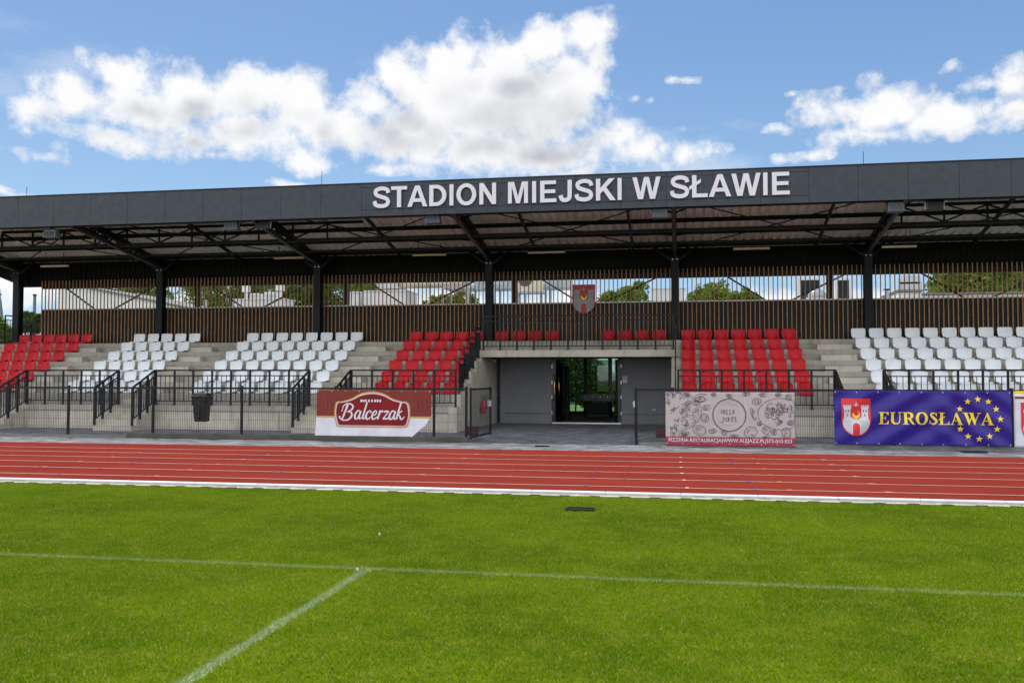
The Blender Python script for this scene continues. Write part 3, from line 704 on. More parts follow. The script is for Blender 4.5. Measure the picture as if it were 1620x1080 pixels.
# rear building under and behind the screen (roof carries the plant)
RB = 39.5
b = MB(); b.box(-23.5, -5.9, BY+.25, BY+.45, 0, 3.9); b.box(-.4, XR, BY+.25, BY+.45, 0, 3.9)
b.box(-23.5, -23.3, BY+.45, RB, 0, 3.9); b.box(XR-.2, XR, BY+.45, RB, 0, 3.9); b.box(-23.3, -5.4, RB-.2, RB, 0, 3.9); b.box(-1.0, XR-.2, RB-.2, RB, 0, 3.9)
GPS(b, 'rear_wall', M['render'])
b = MB(); b.box(-23.6, XR+.1, SY+.35, RB+.1, 3.92, 4.02); GP(b, 'rear_roof', M['roofgrey'])
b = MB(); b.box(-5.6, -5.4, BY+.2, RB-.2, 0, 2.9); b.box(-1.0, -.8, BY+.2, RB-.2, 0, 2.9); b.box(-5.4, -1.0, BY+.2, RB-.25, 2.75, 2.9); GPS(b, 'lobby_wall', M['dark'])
b = MB(); b.box(-5.4, -1.0, BY+.2, RB-.2, .001, .03); GP(b, 'lobby_floor', M['wood'])
b = MB(); b.box(DX0, DX1, BY-.06, BY+.1, .0, .045); GP(b, 'threshold', M['alu'])
# lobby glazing
b = MB()
for xx, wd in ((-5.3, .1), (-3.95, .16), (-2.92, .16), (-1.1, .1)): b.box(xx-wd/2, xx+wd/2, RB-.24, RB-.14, .03, 2.75)
b.box(-5.4, -1.0, RB-.235, RB-.145, .03, .14); GP(b, 'glazing_frame', M['black'])
b = MB(); b.box(-5.3, -1.1, RB-.20, RB-.19, .14, 2.75); GP(b, 'glass_pane', M['glass'])
# door leaves
for side in (0, 1):
    hx = DX0+.05 if side == 0 else DX1-.05; sg = 1 if side == 0 else -1
    b = MB(); L = .98
    j = MB(); j.box(hx-.06, hx+.06, BY-.03, BY+.16, .045, 2.215); GP(j, 'door_jamb', M['black'])
    ex = hx+sg*.20; ey = BY+.2+L
    for t0, t1, z0, z1 in ((0, .09, .05, 2.2), (.91, 1, .05, 2.2), (.09, .91, .05, .22), (.09, .91, 2.08, 2.2)):
        b.bar((hx+(ex-hx)*t0, BY+.2+L*t0, (z0+z1)/2), (hx+(ex-hx)*t1, BY+.2+L*t1, (z0+z1)/2), .05, z1-z0)
    d = GP(b, 'door_leaf', M['black'])
    g = MB(); g.bar((hx+(ex-hx)*.09, BY+.2+L*.09, 1.15), (hx+(ex-hx)*.91, BY+.2+L*.91, 1.15), .012, 1.86)
    g.build('door_glass', M['dglass'], d)
    h = MB()
    if side == 0:
        h.tube([(hx+.02, BY-.05, 1.68), (hx+.035, BY-.10, 1.6), (hx+.04, BY-.11, 1.2), (hx+.03, BY-.11, .95), (hx-.01, BY-.10, .82), (hx-.01, BY-.05, .80)], .018, 8)
        h.tube([(hx+.16, BY+.16, 1.66), (hx+.17, BY+.10, 1.6), (hx+.17, BY+.1, 1.15), (hx+.20, BY+.12, .92), (hx+.20, BY+.18, .9)], .014, 8)
        h.build('door_handle', M['gold'], d, smooth=True)
    h = MB()
    for z in (1.35, .85, 1.9, .3): h.box(hx-.055*sg-.01, hx-.055*sg+.012, BY-.045, BY-.031, z, z+.12)
    h.build('hinge', M['alu'], d)

# ------------------------------------------------------------------ fascia lettering
word = 'STADION MIEJSKI W SLAWIE'
TR = empty('stadium_sign', 'white raised capitals reading STADION MIEJSKI W SŁAWIE on the dark roof fascia', 'sign', (-8.66, 25.37, 6.47))
tot = sum(SANS[c][0] for c in word); x0, x1 = at(591, 310, 25.33).x, at(1251, 293, 25.33).x
hgt = .605; sx = (x1-x0+.06*hgt)/(tot*hgt)
x = x0-.05*hgt
for ch in word:
    if ch != ' ':
        b = MB(); sans_letter(b, ch, x, 6.44, hgt, sx, 25.30, 25.345); shift(b.build('letter', M['letter'], TR), TR.location)
    x += SANS[ch][0]*hgt*sx
b = MB()
x = x0+.1
while x < x1: b.box(x-.01, x+.01, 25.345, 25.369, 6.74, 6.76); x += .28
shift(b.build('spacer', M['steel'], TR), TR.location)

# ------------------------------------------------------------------ seats
def seat_back():
    b = MB(); nz, nx = 9, 10; W_ = [.32, .385, .41, .422, .428, .428, .422, .408, .375]; Z_ = [.035, .075, .115, .16, .21, .26, .305, .335, .352]
    fr, bk = [], []
    for j in range(nz):
        for i in range(nx+1):
            t = i/nx*2-1; x = t*W_[j]/2
            y = .345+.06*(Z_[j]-.035)/.32 - .085*t*t + .012*math.sin(j/8*math.pi)
            z = Z_[j]-(.010*abs(t)**6 if j == nz-1 else 0)
            fr.append((x, y, z)); bk.append((x, y+.014, z))
    n = nx+1; N = nz*n
    f = [(j*n+i, j*n+i+1, (j+1)*n+i+1, (j+1)*n+i) for j in range(nz-1) for i in range(nx)]
    f += [tuple(N+q for q in ff[::-1]) for ff in f]
    for i in range(nx): f += [(i+1, i, N+i, N+i+1), ((nz-1)*n+i, (nz-1)*n+i+1, N+(nz-1)*n+i+1, N+(nz-1)*n+i)]
    for j in range(nz-1): f += [(j*n, (j+1)*n, N+(j+1)*n, N+j*n), ((j+1)*n-1+n, (j+1)*n-1, N+(j+1)*n-1, N+(j+1)*n-1+n)]
    return b.add(fr+bk, f)
def seat_pan():
    b = MB(); ny, nx = 8, 10; up_, dn = [], []
    for j in range(ny+1):
        s = j/ny; y = -.035+.40*s; wd = [.37, .41, .425, .42, .41, .395, .37, .33, .27][j]
        for i in range(nx+1):
            t = i/nx*2-1; z = .055-.014*math.cos(t*1.5)*math.sin(s*math.pi)+.014*t**4
            if j == 0: z -= .028
            if j == 1: z -= .004
            if j == ny: z = .04
            up_.append((t*wd/2, y+(.03*t*t if j == 0 else 0), z)); dn.append((t*wd/2*.98, y+(.03*t*t if j == 0 else 0), z-.016))
    n = nx+1; N = (ny+1)*n
    f = [(j*n+i, j*n+i+1, (j+1)*n+i+1, (j+1)*n+i) for j in range(ny) for i in range(nx)]
    f += [tuple(N+q for q in ff[::-1]) for ff in f]
    for i in range(nx): f += [(i+1, i, N+i, N+i+1), (ny*n+i, ny*n+i+1, N+ny*n+i+1, N+ny*n+i)]
    for j in range(ny): f += [(j*n, (j+1)*n, N+(j+1)*n, N+j*n), ((j+2)*n-1, (j+1)*n-1, N+(j+1)*n-1, N+(j+2)*n-1)]
    return b.add(up_+dn, f)
def seat_proto(col):
    r = empty('stadium_chair', 'x', 'stadium chair')
    seat_back().build('backrest', M[col], r, smooth=True); seat_pan().build('seat_shell', M[col], r, smooth=True)
    m_ = MB(); m_.box(-.03, .03, .08, .30, .0, .028); m_.build('bracket', M['rail'], r); return r
PR = {'red': seat_proto('red'), 'white': seat_proto('white')}; used = {'red': False, 'white': False}
ROWN = ['top row', 'second row down', 'third row down', 'third row up', 'second row up', 'bottom row']
def place_seat(col, x, y, z, label, group):
    if not used[col]: o = PR[col]; used[col] = True
    else: o = copy_tree(PR[col])
    o.location = (x+random.uniform(-.006, .006), y, z); o.rotation_euler.z = random.uniform(-.018, .018)
    tag(o, label, 'stadium chair', group)
BL = [('red', -23.75, .507, 6, 'far left block', 'red seats of the far left block'),
      ('white', -19.10, .536, 5, 'narrow block', 'white seats of the narrow block'),
      ('white', -14.74, .546, 8, 'wide block left of the entrance', 'white seats of the wide block left of the entrance'),
      ('red', -8.805, .531, 5, 'block left of the entrance', 'red seats of the block left of the entrance'),
      ('red', .26, .522, 7, 'block right of the entrance', 'red seats of the block right of the entrance'),
      ('white', 5.47, .53, 12, 'far right block', 'white seats of the far right block')]
for col, xs, st, n, nm, grp in BL:
    for r in range(6):
        for i in range(n):
            xx = xs+st*i
            pv = Vector((xx-.25, ROWY[r], ROWZ[r]-CH)); u = pv.dot(rt2)/pv.dot(fw)*FPX+810
            if u > 1640: continue
            place_seat(col, xx, ROWY[r], ROWZ[r], f'{col} seat, {ORD[i]} from left in {ROWN[r]}, {nm}', grp)
for i, xx in enumerate((-5.84, -5.27, -4.72, -4.16, -2.31, -1.76, -1.205, -.665)):
    place_seat('red', xx, ROWY[0], ROWZ[0], f'{ORD[i]} red seat from left on the balcony step above the entrance', 'red seats above the entrance')

# ------------------------------------------------------------------ railings
def rail_run(root, x0, x1, y, z0, z1, step=.59):
    L = root.location
    b = MB(); b.box(x0-.025, x1+.025, y-.022, y+.022, z1-.045, z1); shift(b.build('handrail', M['rail'], root), L)
    b = MB(); b.box(x0, x1, y-.014, y+.014, z1-.20, z1-.17); b.box(x0, x1, y-.014, y+.014, z0+.11, z0+.14); shift(b.build('crossbar', M['rail'], root), L)
    n = max(1, round((x1-x0)/step)); s = (x1-x0)/n
    bb = MB()
    for i in range(n+1):
        p = MB(); x = x0+i*s; p.box(x-.028, x+.028, y-.018, y+.018, z0+.012, z1-.046); p.box(x-.065, x+.065, y-.05, y+.05, z0, z0+.012)
        shift(p.build('post', M['rail'], root), L)
        if i < n:
            for k in range(1, 4): bb.box(x+s*k/4-.0085, x+s*k/4+.0085, y-.0085, y+.0085, z0+.14, z1-.20)
    shift(bb.build('balusters', M['rail'], root), L)
def rail_slope(root, x, p0, p1, h=.72, zt=0):      # handrail in the YZ plane going down from p0 to p1 (y, z of top)
    L = root.location; b = MB()
    (ya, za), (yb, zb) = p0, p1
    b.bar((x, ya, za-.022), (x, yb, zb-.022), .045, .045); shift(b.build('handrail', M['rail'], root), L)
    b = MB(); b.bar((x, ya, za-.20), (x, yb, zb-.20), .028, .028); b.bar((x, ya, za-h-.24), (x, yb, zb-h-.24), .028, .028); shift(b.build('crossbar', M['rail'], root), L)
    n = 3
    bb = MB()
    for i in range(n+1):
        t = i/n; y = ya+(yb-ya)*t; z = za+(zb-za)*t
        p = MB(); p.box(x-.028, x+.028, y-.03, y+.03, max(.02, z-h-.42), z-.05); shift(p.build('post', M['rail'], root), L)
        if i < n:
            for k in range(1, 4):
                tt = (i+k/4)/n; yy = ya+(yb-ya)*tt; zz = za+(zb-za)*tt; bb.box(x-.011, x+.011, yy-.011, yy+.011, zz-h-.24, zz-.2)
    shift(bb.build('balusters', M['rail'], root), L)
RY = FY+.06; RZ = 1.805
def front_railing(label, x0, x1, sl, sr):
    r = empty('railing', label, 'railing', ((x0+x1)/2, RY, SL), 'black railings along the front of the terraces')
    rail_run(r, x0, x1, RY, SL, RZ)
    if sl: rail_slope(r, x0-.03, (RY, RZ), (RY-1.18, RZ-.52))
    if sr: rail_slope(r, x1+.03, (RY, RZ), (RY-1.18, RZ-.52))
front_railing('black railing in front of the narrow white seat block', -20.20, -17.06, True, True)
front_railing('long black railing in front of the wide white block, behind the black bin', -15.78, -10.84, True, True)
front_railing('black railing behind the red sausage banner, in front of red seats', -9.50, -6.36, True, False)
front_railing('black railing behind the pizzeria banner, in front of red seats', -.05, 4.06, False, True)
front_railing('black railing behind the blue banner, in front of white seats', 5.34, 12.0, True, False)
front_railing('black railing at the left picture edge in front of the far left red seats', -24.3, -21.34, False, True)
def stepped(label, x):
    r = empty('stair_railing', label, 'railing', (x, ROWY[4], ROWZ[4]), 'stepped railings on the entrance side walls')
    for i in (5, 4, 3, 2):
        y0 = ROWY[i]+.02; y1 = ROWY[i-1]+.05; z0 = ROWZ[i]; zt = z0+1.08
        b = MB(); b.box(x-.022, x+.022, y0, y1, zt-.045, zt); b.box(x-.014, x+.014, y0, y1, zt-.20, zt-.17); b.box(x-.014, x+.014, y0, y1, z0+.11, z0+.14)
        b.box(x-.016, x+.016, y0, y0+.05, z0+.012, zt-.046); b.box(x-.016, x+.016, y1-.05, y1, z0+.012, zt-.046)
        yy = y0+.12
        while yy < y1-.08: b.box(x-.012, x+.012, yy-.012, yy+.012, z0+.14, zt-.2); yy += .085
        shift(b.build('rail_panel', M['rail'], r), r.location)
stepped('stepped black railing climbing the left side wall of the entrance', WX0-.06)
stepped('stepped black railing climbing the right side wall of the entrance', WX1+.12)
r = empty('balcony_railing', 'black railing across the balcony above the entrance', 'railing', (-3.2, ROWY[1], 2.447))
rail_run(r, WX0+.06, WX1+.05, ROWY[1]-.0, 2.447, 3.56, .53)
# left end railing of the terrace
r = empty('end_railing', 'black railing on the far left end of the terrace beside the column', 'railing', (XL+.06, 31, 2.77))
def side_run(root, x, y0, y1, z0, z1):
    L = root.location; b = MB(); b.box(x-.022, x+.022, y0, y1, z1-.045, z1); shift(b.build('handrail', M['rail'], root), L)
    b = MB(); b.box(x-.014, x+.014, y0, y1, z1-.20, z1-.17); b.box(x-.014, x+.014, y0, y1, z0+.1, z0+.13); shift(b.build('crossbar', M['rail'], root), L)
    n = max(1, round((y1-y0)/.6)); bb = MB()
    for i in range(n+1):
        y = y0+(y1-y0)*i/n; p = MB(); p.box(x-.016, x+.016, y-.024, y+.024, z0, z1-.046); shift(p.build('post', M['rail'], root), L)
        if i < n:
            for k in (1, 2, 3): yy = y+(y1-y0)/n*k/4; bb.box(x-.0065, x+.0065, yy-.0065, yy+.0065, z0+.13, z1-.2)
    shift(bb.build('balusters', M['rail'], root), L)
side_run(r, XL+.06, 30.35, 32.5, 2.77, 3.87); side_run(r, XL+.06, 29.3, 30.32, 2.43, 3.53); side_run(r, XL+.06, 28.5, 29.25, 2.09, 3.19)
rr = empty('landing', 'concrete landing behind the left end of the terrace', 'platform', (-24.1, 32, 0))
b = MB(); b.box(XL, -23.6, SY+.13, 33.0, 0, 2.765); shift(b.build('landing_slab', M['concd'], rr), rr.location)

# ------------------------------------------------------------------ perimeter fence
FN = 22.0; FZ0, FZ1 = .09, 1.31
def wire(mb, x0, x1, y, z0, z1):
    n = round((x1-x0)/.05)
    for i in range(1, n): x = x0+(x1-x0)*i/n; mb.box(x-.0031, x+.0031, y-.0024, y+.0024, z0, z1)
    for z in (z0+.02, z0+.2, z0+.4, z0+.6, z0+.8, z0+1.0, z1-.03):
        if z < z1: mb.box(x0, x1, y-.007, y-.0025, z-.0025, z+.0025)
def fence(label, posts, beam=None):
    r = empty('mesh_fence', label, 'fence', (posts[0], FN, 0), 'black mesh fences between track and stand')
    for i, x in enumerate(posts):
        p = MB(); p.box(x-.03, x+.03, FN-.02, FN+.03, 0, FZ1+.02); o = shift(p.build('post', M['rail'], r), r.location)
        c = MB(); c.box(x-.034, x+.034, FN-.026, FN+.036, FZ1+.02, FZ1+.05); c.build('post_cap', M['black'], o)
        if i < len(posts)-1:
            b = MB(); wire(b, x+.03, posts[i+1]-.03, FN, FZ0, FZ1-.02); shift(b.build('mesh_panel', M['mesh'], r), r.location)
    b = MB(); b.box(posts[0]-.03, posts[-1]+.03, FN-.030, FN-.005, FZ1-.035, FZ1+.012); shift(b.build('top_rail', M['rail'], r), r.location)
    return r
fence('black mesh fence left of the open gate, holding the bin and red banner', [-18.4, -15.92, -13.47, -11.0, -8.48, -5.94, -5.13])
fence('black mesh fence right of the open gate, holding three banners', [-1.02, -.18, 2.27, 4.71, 7.17, 9.65])
kb = MB(); kb.box(-14.15, -5.08, FN-.09, FN+.05, .0, .13)
tag(kb.build('concrete_beam', M['beam'], bevel=.008), 'dark weathered concrete beam under the left mesh fence', 'beam')
kb = MB(); kb.box(-40, -14.2, FN-.03, FN+.03, .0, .07); kb.box(-.95, 20, FN-.035, FN+.04, 0, .07)
tag(kb.build('paving_kerb', mat('kerb_dark', (.16, .16, .15), .9, .2, 4)), kind='structure')
def gate(label, hx, sg):
    r = empty('mesh_gate', label, 'gate', (hx, FN, .05), 'open gate leaves of the mesh fence'); L = r.location
    ex = hx+sg*.10; ey = FN+1.95
    b = MB()
    for a, c in (((hx, FN+.05, .12), (ex, ey, .12)), ((hx, FN+.05, 1.29), (ex, ey, 1.29))): b.bar(a, c, .045, .045)
    for x, y in ((hx, FN+.05), (ex, ey)): b.box(x-.025, x+.025, y-.025, y+.025, .08, 1.33)
    shift(b.build('gate_frame', M['rail'], r), L)
    b = MB(); n = 38
    for i in range(1, n): t = i/n; x = hx+(ex-hx)*t; y = FN+.05+1.9*t; b.box(x-.0024, x+.0024, y-.0024, y+.0024, .12, 1.27)
    for z in (.3, .5, .7, .9, 1.1): b.bar((hx, FN+.05, z), (ex, ey, z), .004)
    shift(b.build('mesh_panel', M['mesh'], r), L)
    b = MB(); b.box(ex-.05, ex+.05, ey-.14, ey-.03, .82, .98); b.tube([(ex-.07, ey-.06, .92), (ex-.07, ey-.18, .92)], .01, 6); shift(b.build('lock', M['alu'], r), L)
gate('black mesh gate leaf swung open left of the entrance passage', -5.03, 1)
gate('black mesh gate leaf swung open edge-on right of the entrance passage', -1.03, -1)

# litter bin
p = at(317, 646, FN+.12); r = empty('litter_bin', 'black tapered litter bin hanging behind the mesh fence', 'bin', (p.x, FN+.18, .45))
def tapered(mb, cx, cy, z0, z1, w0, w1, d0, d1):
    v = []
    for z, ww, dd in ((z0, w0, d0), (z1, w1, d1)): v += [(cx-ww/2, cy-dd/2, z), (cx+ww/2, cy-dd/2, z), (cx+ww/2, cy+dd/2, z), (cx-ww/2, cy+dd/2, z)]
    mb.add(v, [(0,3,2,1),(4,5,6,7),(0,1,5,4),(1,2,6,5),(2,3,7,6),(3,0,4,7)])
b = MB(); tapered(b, p.x, FN+.2, .43, 1.06, .31, .40, .24, .30); shift(b.build('bin_body', M['black'], r, bevel=.025), r.location)
b = MB(); tapered(b, p.x, FN+.2, 1.04, 1.10, .44, .45, .34, .35); tapered(b, p.x, FN+.2, 1.101, 1.17, .43, .34, .33, .24); shift(b.build('bin_hood', M['black'], r, bevel=.02), r.location)
b = MB(); b.box(p.x-.015, p.x+.015, FN+.035, FN+.06, .45, 1.02); shift(b.build('rib', mat('bin_rib', (.03, .03, .032), .3), r), r.location)

# ------------------------------------------------------------------ banners
def wrinkle(seed, amp, n=9):
    rg = random.Random(seed); T = [(rg.uniform(.6, 3.2), rg.uniform(-3.0, 3.0), rg.uniform(0, 6.3), rg.uniform(.3, 1)) for _ in range(n)]
    def f(u, v):
        s = sum(a*math.sin(kx*u+kz*v+ph) for kx, kz, ph, a in T)/n*2
        return s*amp
    return f
def cloth(name, m, parent, x0, x1, z0, z1, y, f, thick=.004, nx=90, nz=36, bottom=None, top=None, proud=0.):
    b = MB(); v = []
    for j in range(nz+1):
        for i in range(nx+1):
            s = i/nx; t = j/nz; x = x0+(x1-x0)*s; zb = bottom(s) if bottom else z0; zt = top(s) if top else z1
            z = zb+(zt-zb)*t
            v.append((x, y+f(x, z)-proud, z))
    n = nx+1; N = len(v); v += [(a, c+thick, d) for a, c, d in v]
    F = [(j*n+i, j*n+i+1, (j+1)*n+i+1, (j+1)*n+i) for j in range(nz) for i in range(nx)]
    F += [tuple(N+q for q in ff[::-1]) for ff in F]
    for i in range(nx): F += [(i+1, i, N+i, N+i+1), (nz*n+i, nz*n+i+1, N+nz*n+i+1, N+nz*n+i)]
    for j in range(nz): F += [(j*n, (j+1)*n, N+(j+1)*n, N+j*n), ((j+2)*n-1, (j+1)*n-1, N+(j+1)*n-1, N+(j+2)*n-1)]
    b.add(v, F); o = b.build(name, m, parent, smooth=True, fix=False); return shift(o, parent.location)
def drape(o, f, cut=.05):      # subdivide flat artwork and lay it on the wrinkled cloth
    bm = bmesh.new(); bm.from_mesh(o.data)
    bmesh.ops.triangulate(bm, faces=bm.faces)
    for _ in range(5):
        es = [e for e in bm.edges if e.calc_length() > cut]
        if not es: break
        bmesh.ops.subdivide_edges(bm, edges=es, cuts=1)
        bmesh.ops.triangulate(bm, faces=[fc for fc in bm.faces if len(fc.verts) > 3])
    for v in bm.verts: v.co.y += f(v.co.x, v.co.z)
    bm.to_mesh(o.data); bm.free(); return o
def art(mb, name, m, parent, f, cut=.05): return shift(drape(mb.build(name, m, parent), f, cut), parent.location)
def eyelets(parent, x0, x1, z0, z1, y, f, n):
    b = MB()
    for i in range(n):
        x = x0+.03+(x1-x0-.06)*i/(n-1)
        for z in (z1-.03, z0+.03): yy = y+f(x, z)-.004; b.tube([(x, yy-.002, z), (x, yy+.002, z)], .013, 8)
    shift(b.build('eyelets', M['alu'], parent), parent.location)

M['dullred'] = mat('dull_arms_red', (.36, .028, .036), .6, .1); M['dullwhite'] = mat('dull_arms_white', (.27, .28, .29), .7, .1, 60)  # duller copies of the arms colours
def emblem(parent, cx, zt, w_, y, f, cut=.05, dull=False, h_=None):
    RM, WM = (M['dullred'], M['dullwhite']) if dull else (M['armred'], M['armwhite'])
    h = h_ or w_*1.27; X = lambda u: cx+u*w_; Z = lambda v: zt-h+v*h
    shield = [(-.5, 1), (.5, 1), (.5, .42)]+[(.5*math.cos(R(a)), .42+.42*math.sin(R(a))) for a in range(-10, -171, -12)]+[(-.5, .42)]
    T = lambda P: [(X(a), Z(c)) for a, c in P]
    b = MB(); b.prism(T([(a, c) for a, c in shield]), y-.003, y+.001); art(b, 'shield_field', RM, parent, f, cut)
    y -= .004
    b = MB()
    for s in (-1, 1):
        b.prism(T([(s*.41, .50), (s*.19, .50), (s*.19, .74), (s*.41, .74)]), y, y+.002)
        b.prism(T([(s*.43, .74), (s*.17, .74), (s*.17, .79), (s*.43, .79)]), y-.0004, y+.002)
        for q in (.41, .33, .26, .19): b.prism(T([(s*(q+.02), .79), (s*(q-.02), .79), (s*(q-.02), .83), (s*(q+.02), .83)]), y, y+.002)
    lo = [(-.45, .40)]+[(.455*math.cos(R(a)), .40+.375*math.sin(R(a))) for a in range(-170, -9, 16)]+[(.45, .40)]
    body = [(-.45, .38)]+lo[1:-1]+[(.45, .38), (.41, .50), (.13, .50), (.13, .44), (-.13, .44), (-.13, .50), (-.41, .50)]
    b.prism(T(body), y-.0002, y+.002)
    for q in (-.10, 0, .10): b.prism(T([(q-.025, .44), (q+.025, .44), (q+.025, .475), (q-.025, .475)]), y, y+.002)
    # fleur
    b.prism(T([(-.03, .80), (.03, .80), (.02, .88), (0, .93), (-.02, .88)]), y, y+.002); b.prism(T([(-.10, .86), (-.05, .80), (.05, .80), (.10, .86), (.04, .83), (-.04, .83)]), y-.0005, y+.002)
    art(b, 'castle', WM, parent, f, cut)
    b = MB()
    for s in (-1, 1):
        for q, v0 in ((.35, .64), (.26, .64), (.30, .53)): b.prism(T([(s*q-.02, v0), (s*q+.02, v0), (s*q+.02, v0+.055), (s*q-.02, v0+.055)]), y-.002, y+.001)
    for j in range(7):           # scale courses of the wall
        vv = .40-.05*j; hw = .42*math.sqrt(max(0, 1-((.40-vv)/.40)**2))*.98
        if hw < .15: continue
        for s in (-1, 1):
            n = 5
            for i in range(n):
                a = s*(.15+(hw-.15)*i/n); c = s*(.15+(hw-.15)*(i+1)/n); mid = (a+c)/2
                b.prism(T([(a, vv), (mid, vv-.022), (c, vv), (c, vv+.006), (mid, vv-.014), (a, vv+.006)]), y-.002, y)
    art(b, 'castle_detail', mat('arms_grey', (.10, .11, .13), .6) if 'arms_grey' not in bpy.data.materials else bpy.data.materials['arms_grey'], parent, f, cut)
    b = MB(); b.prism(T([(-.12, .01), (.12, .01), (.12, .26)]+[(.12*math.cos(R(a)), .26+.09*math.sin(R(a))) for a in range(20, 161, 20)]+[(-.12, .26)]), y-.003, y); art(b, 'castle_gate', RM, parent, f, cut)
    b = MB(); out = [(.13*math.cos(R(a)), .58+.105*math.sin(R(a))) for a in range(-190, 71, 13)]; inn = [(.015+.085*math.cos(R(a)), .605+.068*math.sin(R(a))) for a in range(-190, 71, 13)]
    b.strip(T(out), T(inn), y-.002, y, False); art(b, 'crescent', M['yel'], parent, f, cut)

FNB = FN-.045
# -- red and white sausage-maker banner
f1_ = wrinkle(3, .016)
def fA(x, z): return f1_(x*2.2, z*2.2)+(-.035*max(0, .45-z)*math.sin(x*5.1+z*3))
A0, A1 = -8.96, -6.0
r = empty('red_white_banner', 'red and white cloth banner reading Balcerzak with ragged white bottom edge', 'banner', (A0, FNB, .05))
botA = lambda s: .045+.022*max(0, math.sin(s*9))+.014*math.sin(s*21)+.008*math.sin(s*47)+(.34*((s-.90)/.10)**1.2 if s > .90 else 0)
zr = .62
cloth('banner_top', M['cred'], r, A0, A1, zr, 1.265, FNB, fA, nx=100, nz=20)
o = cloth('banner_bottom', M['cwhite'], r, A0-.0, A1, .05, zr-.001, FNB, fA, nx=100, nz=20, bottom=botA)
for v in o.data.vertices:           # right lower corner torn back, left corner pulled out
    t = max(0, (zr-v.co.z)/.6); v.co.x -= .38*t*max(0, (v.co.x-(A1-1.0)))/1.0; v.co.x -= .06*t*max(0, (A0+.6-v.co.x))/.6
b = MB(); b.prism([(A0, .585), (A0+.55, .585), (A0+.55, .625), (A0, .625)], FNB-.010, FNB-.006); b.prism([(A1-.6, .585), (A1, .585), (A1, .625), (A1-.6, .625)], FNB-.010, FNB-.006); art(b, 'gold_stripe', M['cgold'], r, fA)
cxA = (A0+A1)/2-.03
def plaque(k, mz):
    P = [(-.98*k, -.28*mz), (-.93*k, -.36*mz), (.93*k, -.36*mz), (.98*k, -.28*mz)]
    R_ = [(1.0, -.1), (1.0, .1), (.95, .27), (.80, .29), (.55, .36), (.3, .49), (0, .54), (-.3, .49), (-.55, .36), (-.80, .29), (-.95, .27), (-1.0, .1), (-1.0, -.1), (-.95, -.3), (-.88, -.36), (.88, -.36), (.95, -.3)]
    R_ = R_[:15]+[(-.5, -.365), (0, -.365), (.5, -.365)]+R_[15:]
    return catmull([(cxA+a*k*.98, .705+c*mz*.98) for a, c in R_], 4, True)
for i, (k_, mz, mt, nm) in enumerate(((1.0, 1.0, 'cgold', 'plaque_border'), (.965, .925, 'cwhite', 'plaque_line'), (.945, .875, 'cdred', 'plaque_field'))):
    b = MB(); b.prism(plaque(k_, mz), FNB-.010-.003*i, FNB-.007-.003*i); art(b, nm, M[mt], r, fA)
b = MB()
for xx in (-.30, -.24, -.18, -.10, -.02, .06, .12, .19): b.prism(rect(cxA+xx, .97, cxA+xx+.045, 1.03), FNB-.020, FNB-.017)
art(b, 'house_drawing', M['cwhite'], r, fA)
b = MB(); b.prism([(cxA-.36, 1.03), (cxA-.25, 1.08), (cxA-.1, 1.09), (cxA+.0, 1.12), (cxA+.15, 1.06), (cxA+.27, 1.04), (cxA+.18, 1.032), (cxA-.2, 1.032)], FNB-.020, FNB-.017); art(b, 'roof_drawing', M['cbrown'], r, fA)
b = MB()
for xx in (A0+.25, A0+.36, A0+.48, A0+.6, A1-.6, A1-.48, A1-.38, A1-.25, A1-.14):
    hh = random.uniform(.2, .32); b.prism([(xx-.03, .78), (xx+.03, .78), (xx+.035, .78+hh*.6), (xx, .78+hh), (xx-.035, .78+hh*.6)], FNB-.010, FNB-.007)
art(b, 'tree_drawing', mat('banner_faded_red', (.17, .024, .022), .6), r, fA)
SC = {  # script letters as strokes, x-height 1
'B': (2.2, [[(.3,.05,.9),(.55,.9,1.3),(.85,1.9,1.4),(.75,2.1,.9),(.4,1.95,.6),(.15,1.5,.5),(.1,1.1,.5)], [(.1,1.75,.5),(.6,2.05,.7),(1.3,2.1,1),(1.75,1.8,1.3),(1.6,1.35,1.1),(1.0,1.1,.6)], [(1.0,1.1,.6),(1.6,1.0,1.1),(1.75,.55,1.4),(1.35,.1,1.1),(.8,.0,.8),(.3,.05,.6),(-.1,.3,.8),(-.15,.55,1.1)]]),
'a': (1.15, [[(.85,.85,.8),(.5,.98,.9),(.15,.6,1.2),(.15,.15,1.3),(.45,.02,.9),(.75,.4,.8),(.92,.9,.9)], [(.95,.95,1.2),(.80,.3,1.2),(.9,.03,1),(1.2,.2,.6)]]),
'l': (.62, [[(.62,1.95,1.1),(.42,1.1,1.2),(.25,.3,1.2),(.33,.03,1),(.6,.18,.6)]]),
'c': (.95, [[(.85,.75,1.3),(.6,.98,.8),(.2,.7,1.2),(.12,.25,1.3),(.4,.0,1),(.9,.25,.6)]]),
'e': (.95, [[(.15,.42,.6),(.6,.55,.8),(.75,.82,.9),(.5,.98,.8),(.18,.65,1.2),(.15,.22,1.3),(.42,.0,1),(.95,.28,.6)]]),
'r': (.85, [[(.2,.85,.7),(.36,.95,1.1),(.2,.4,1.2),(.12,.0,1.2)], [(.28,.6,.7),(.55,.95,.9),(.82,.85,1.5)]]),
'z': (.95, [[(.15,.80,.9),(.3,.92,1.1),(.85,.92,1.1)], [(.85,.92,.8),(.45,.45,.7),(.08,.06,.8)], [(.08,.06,1.1),(.5,.08,1.1),(.85,.1,1),(.95,.25,.8)]]),
'k': (1.2, [[(.5,1.95,1.1),(.3,1.0,1.2),(.1,.0,1.2)], [(.25,.45,.6),(.6,.9,.8),(.85,.92,1.3)], [(.3,.5,.7),(.55,.4,1.1),(.8,.05,1.2),(1.1,.1,.8),(1.3,.35,.6)]])}
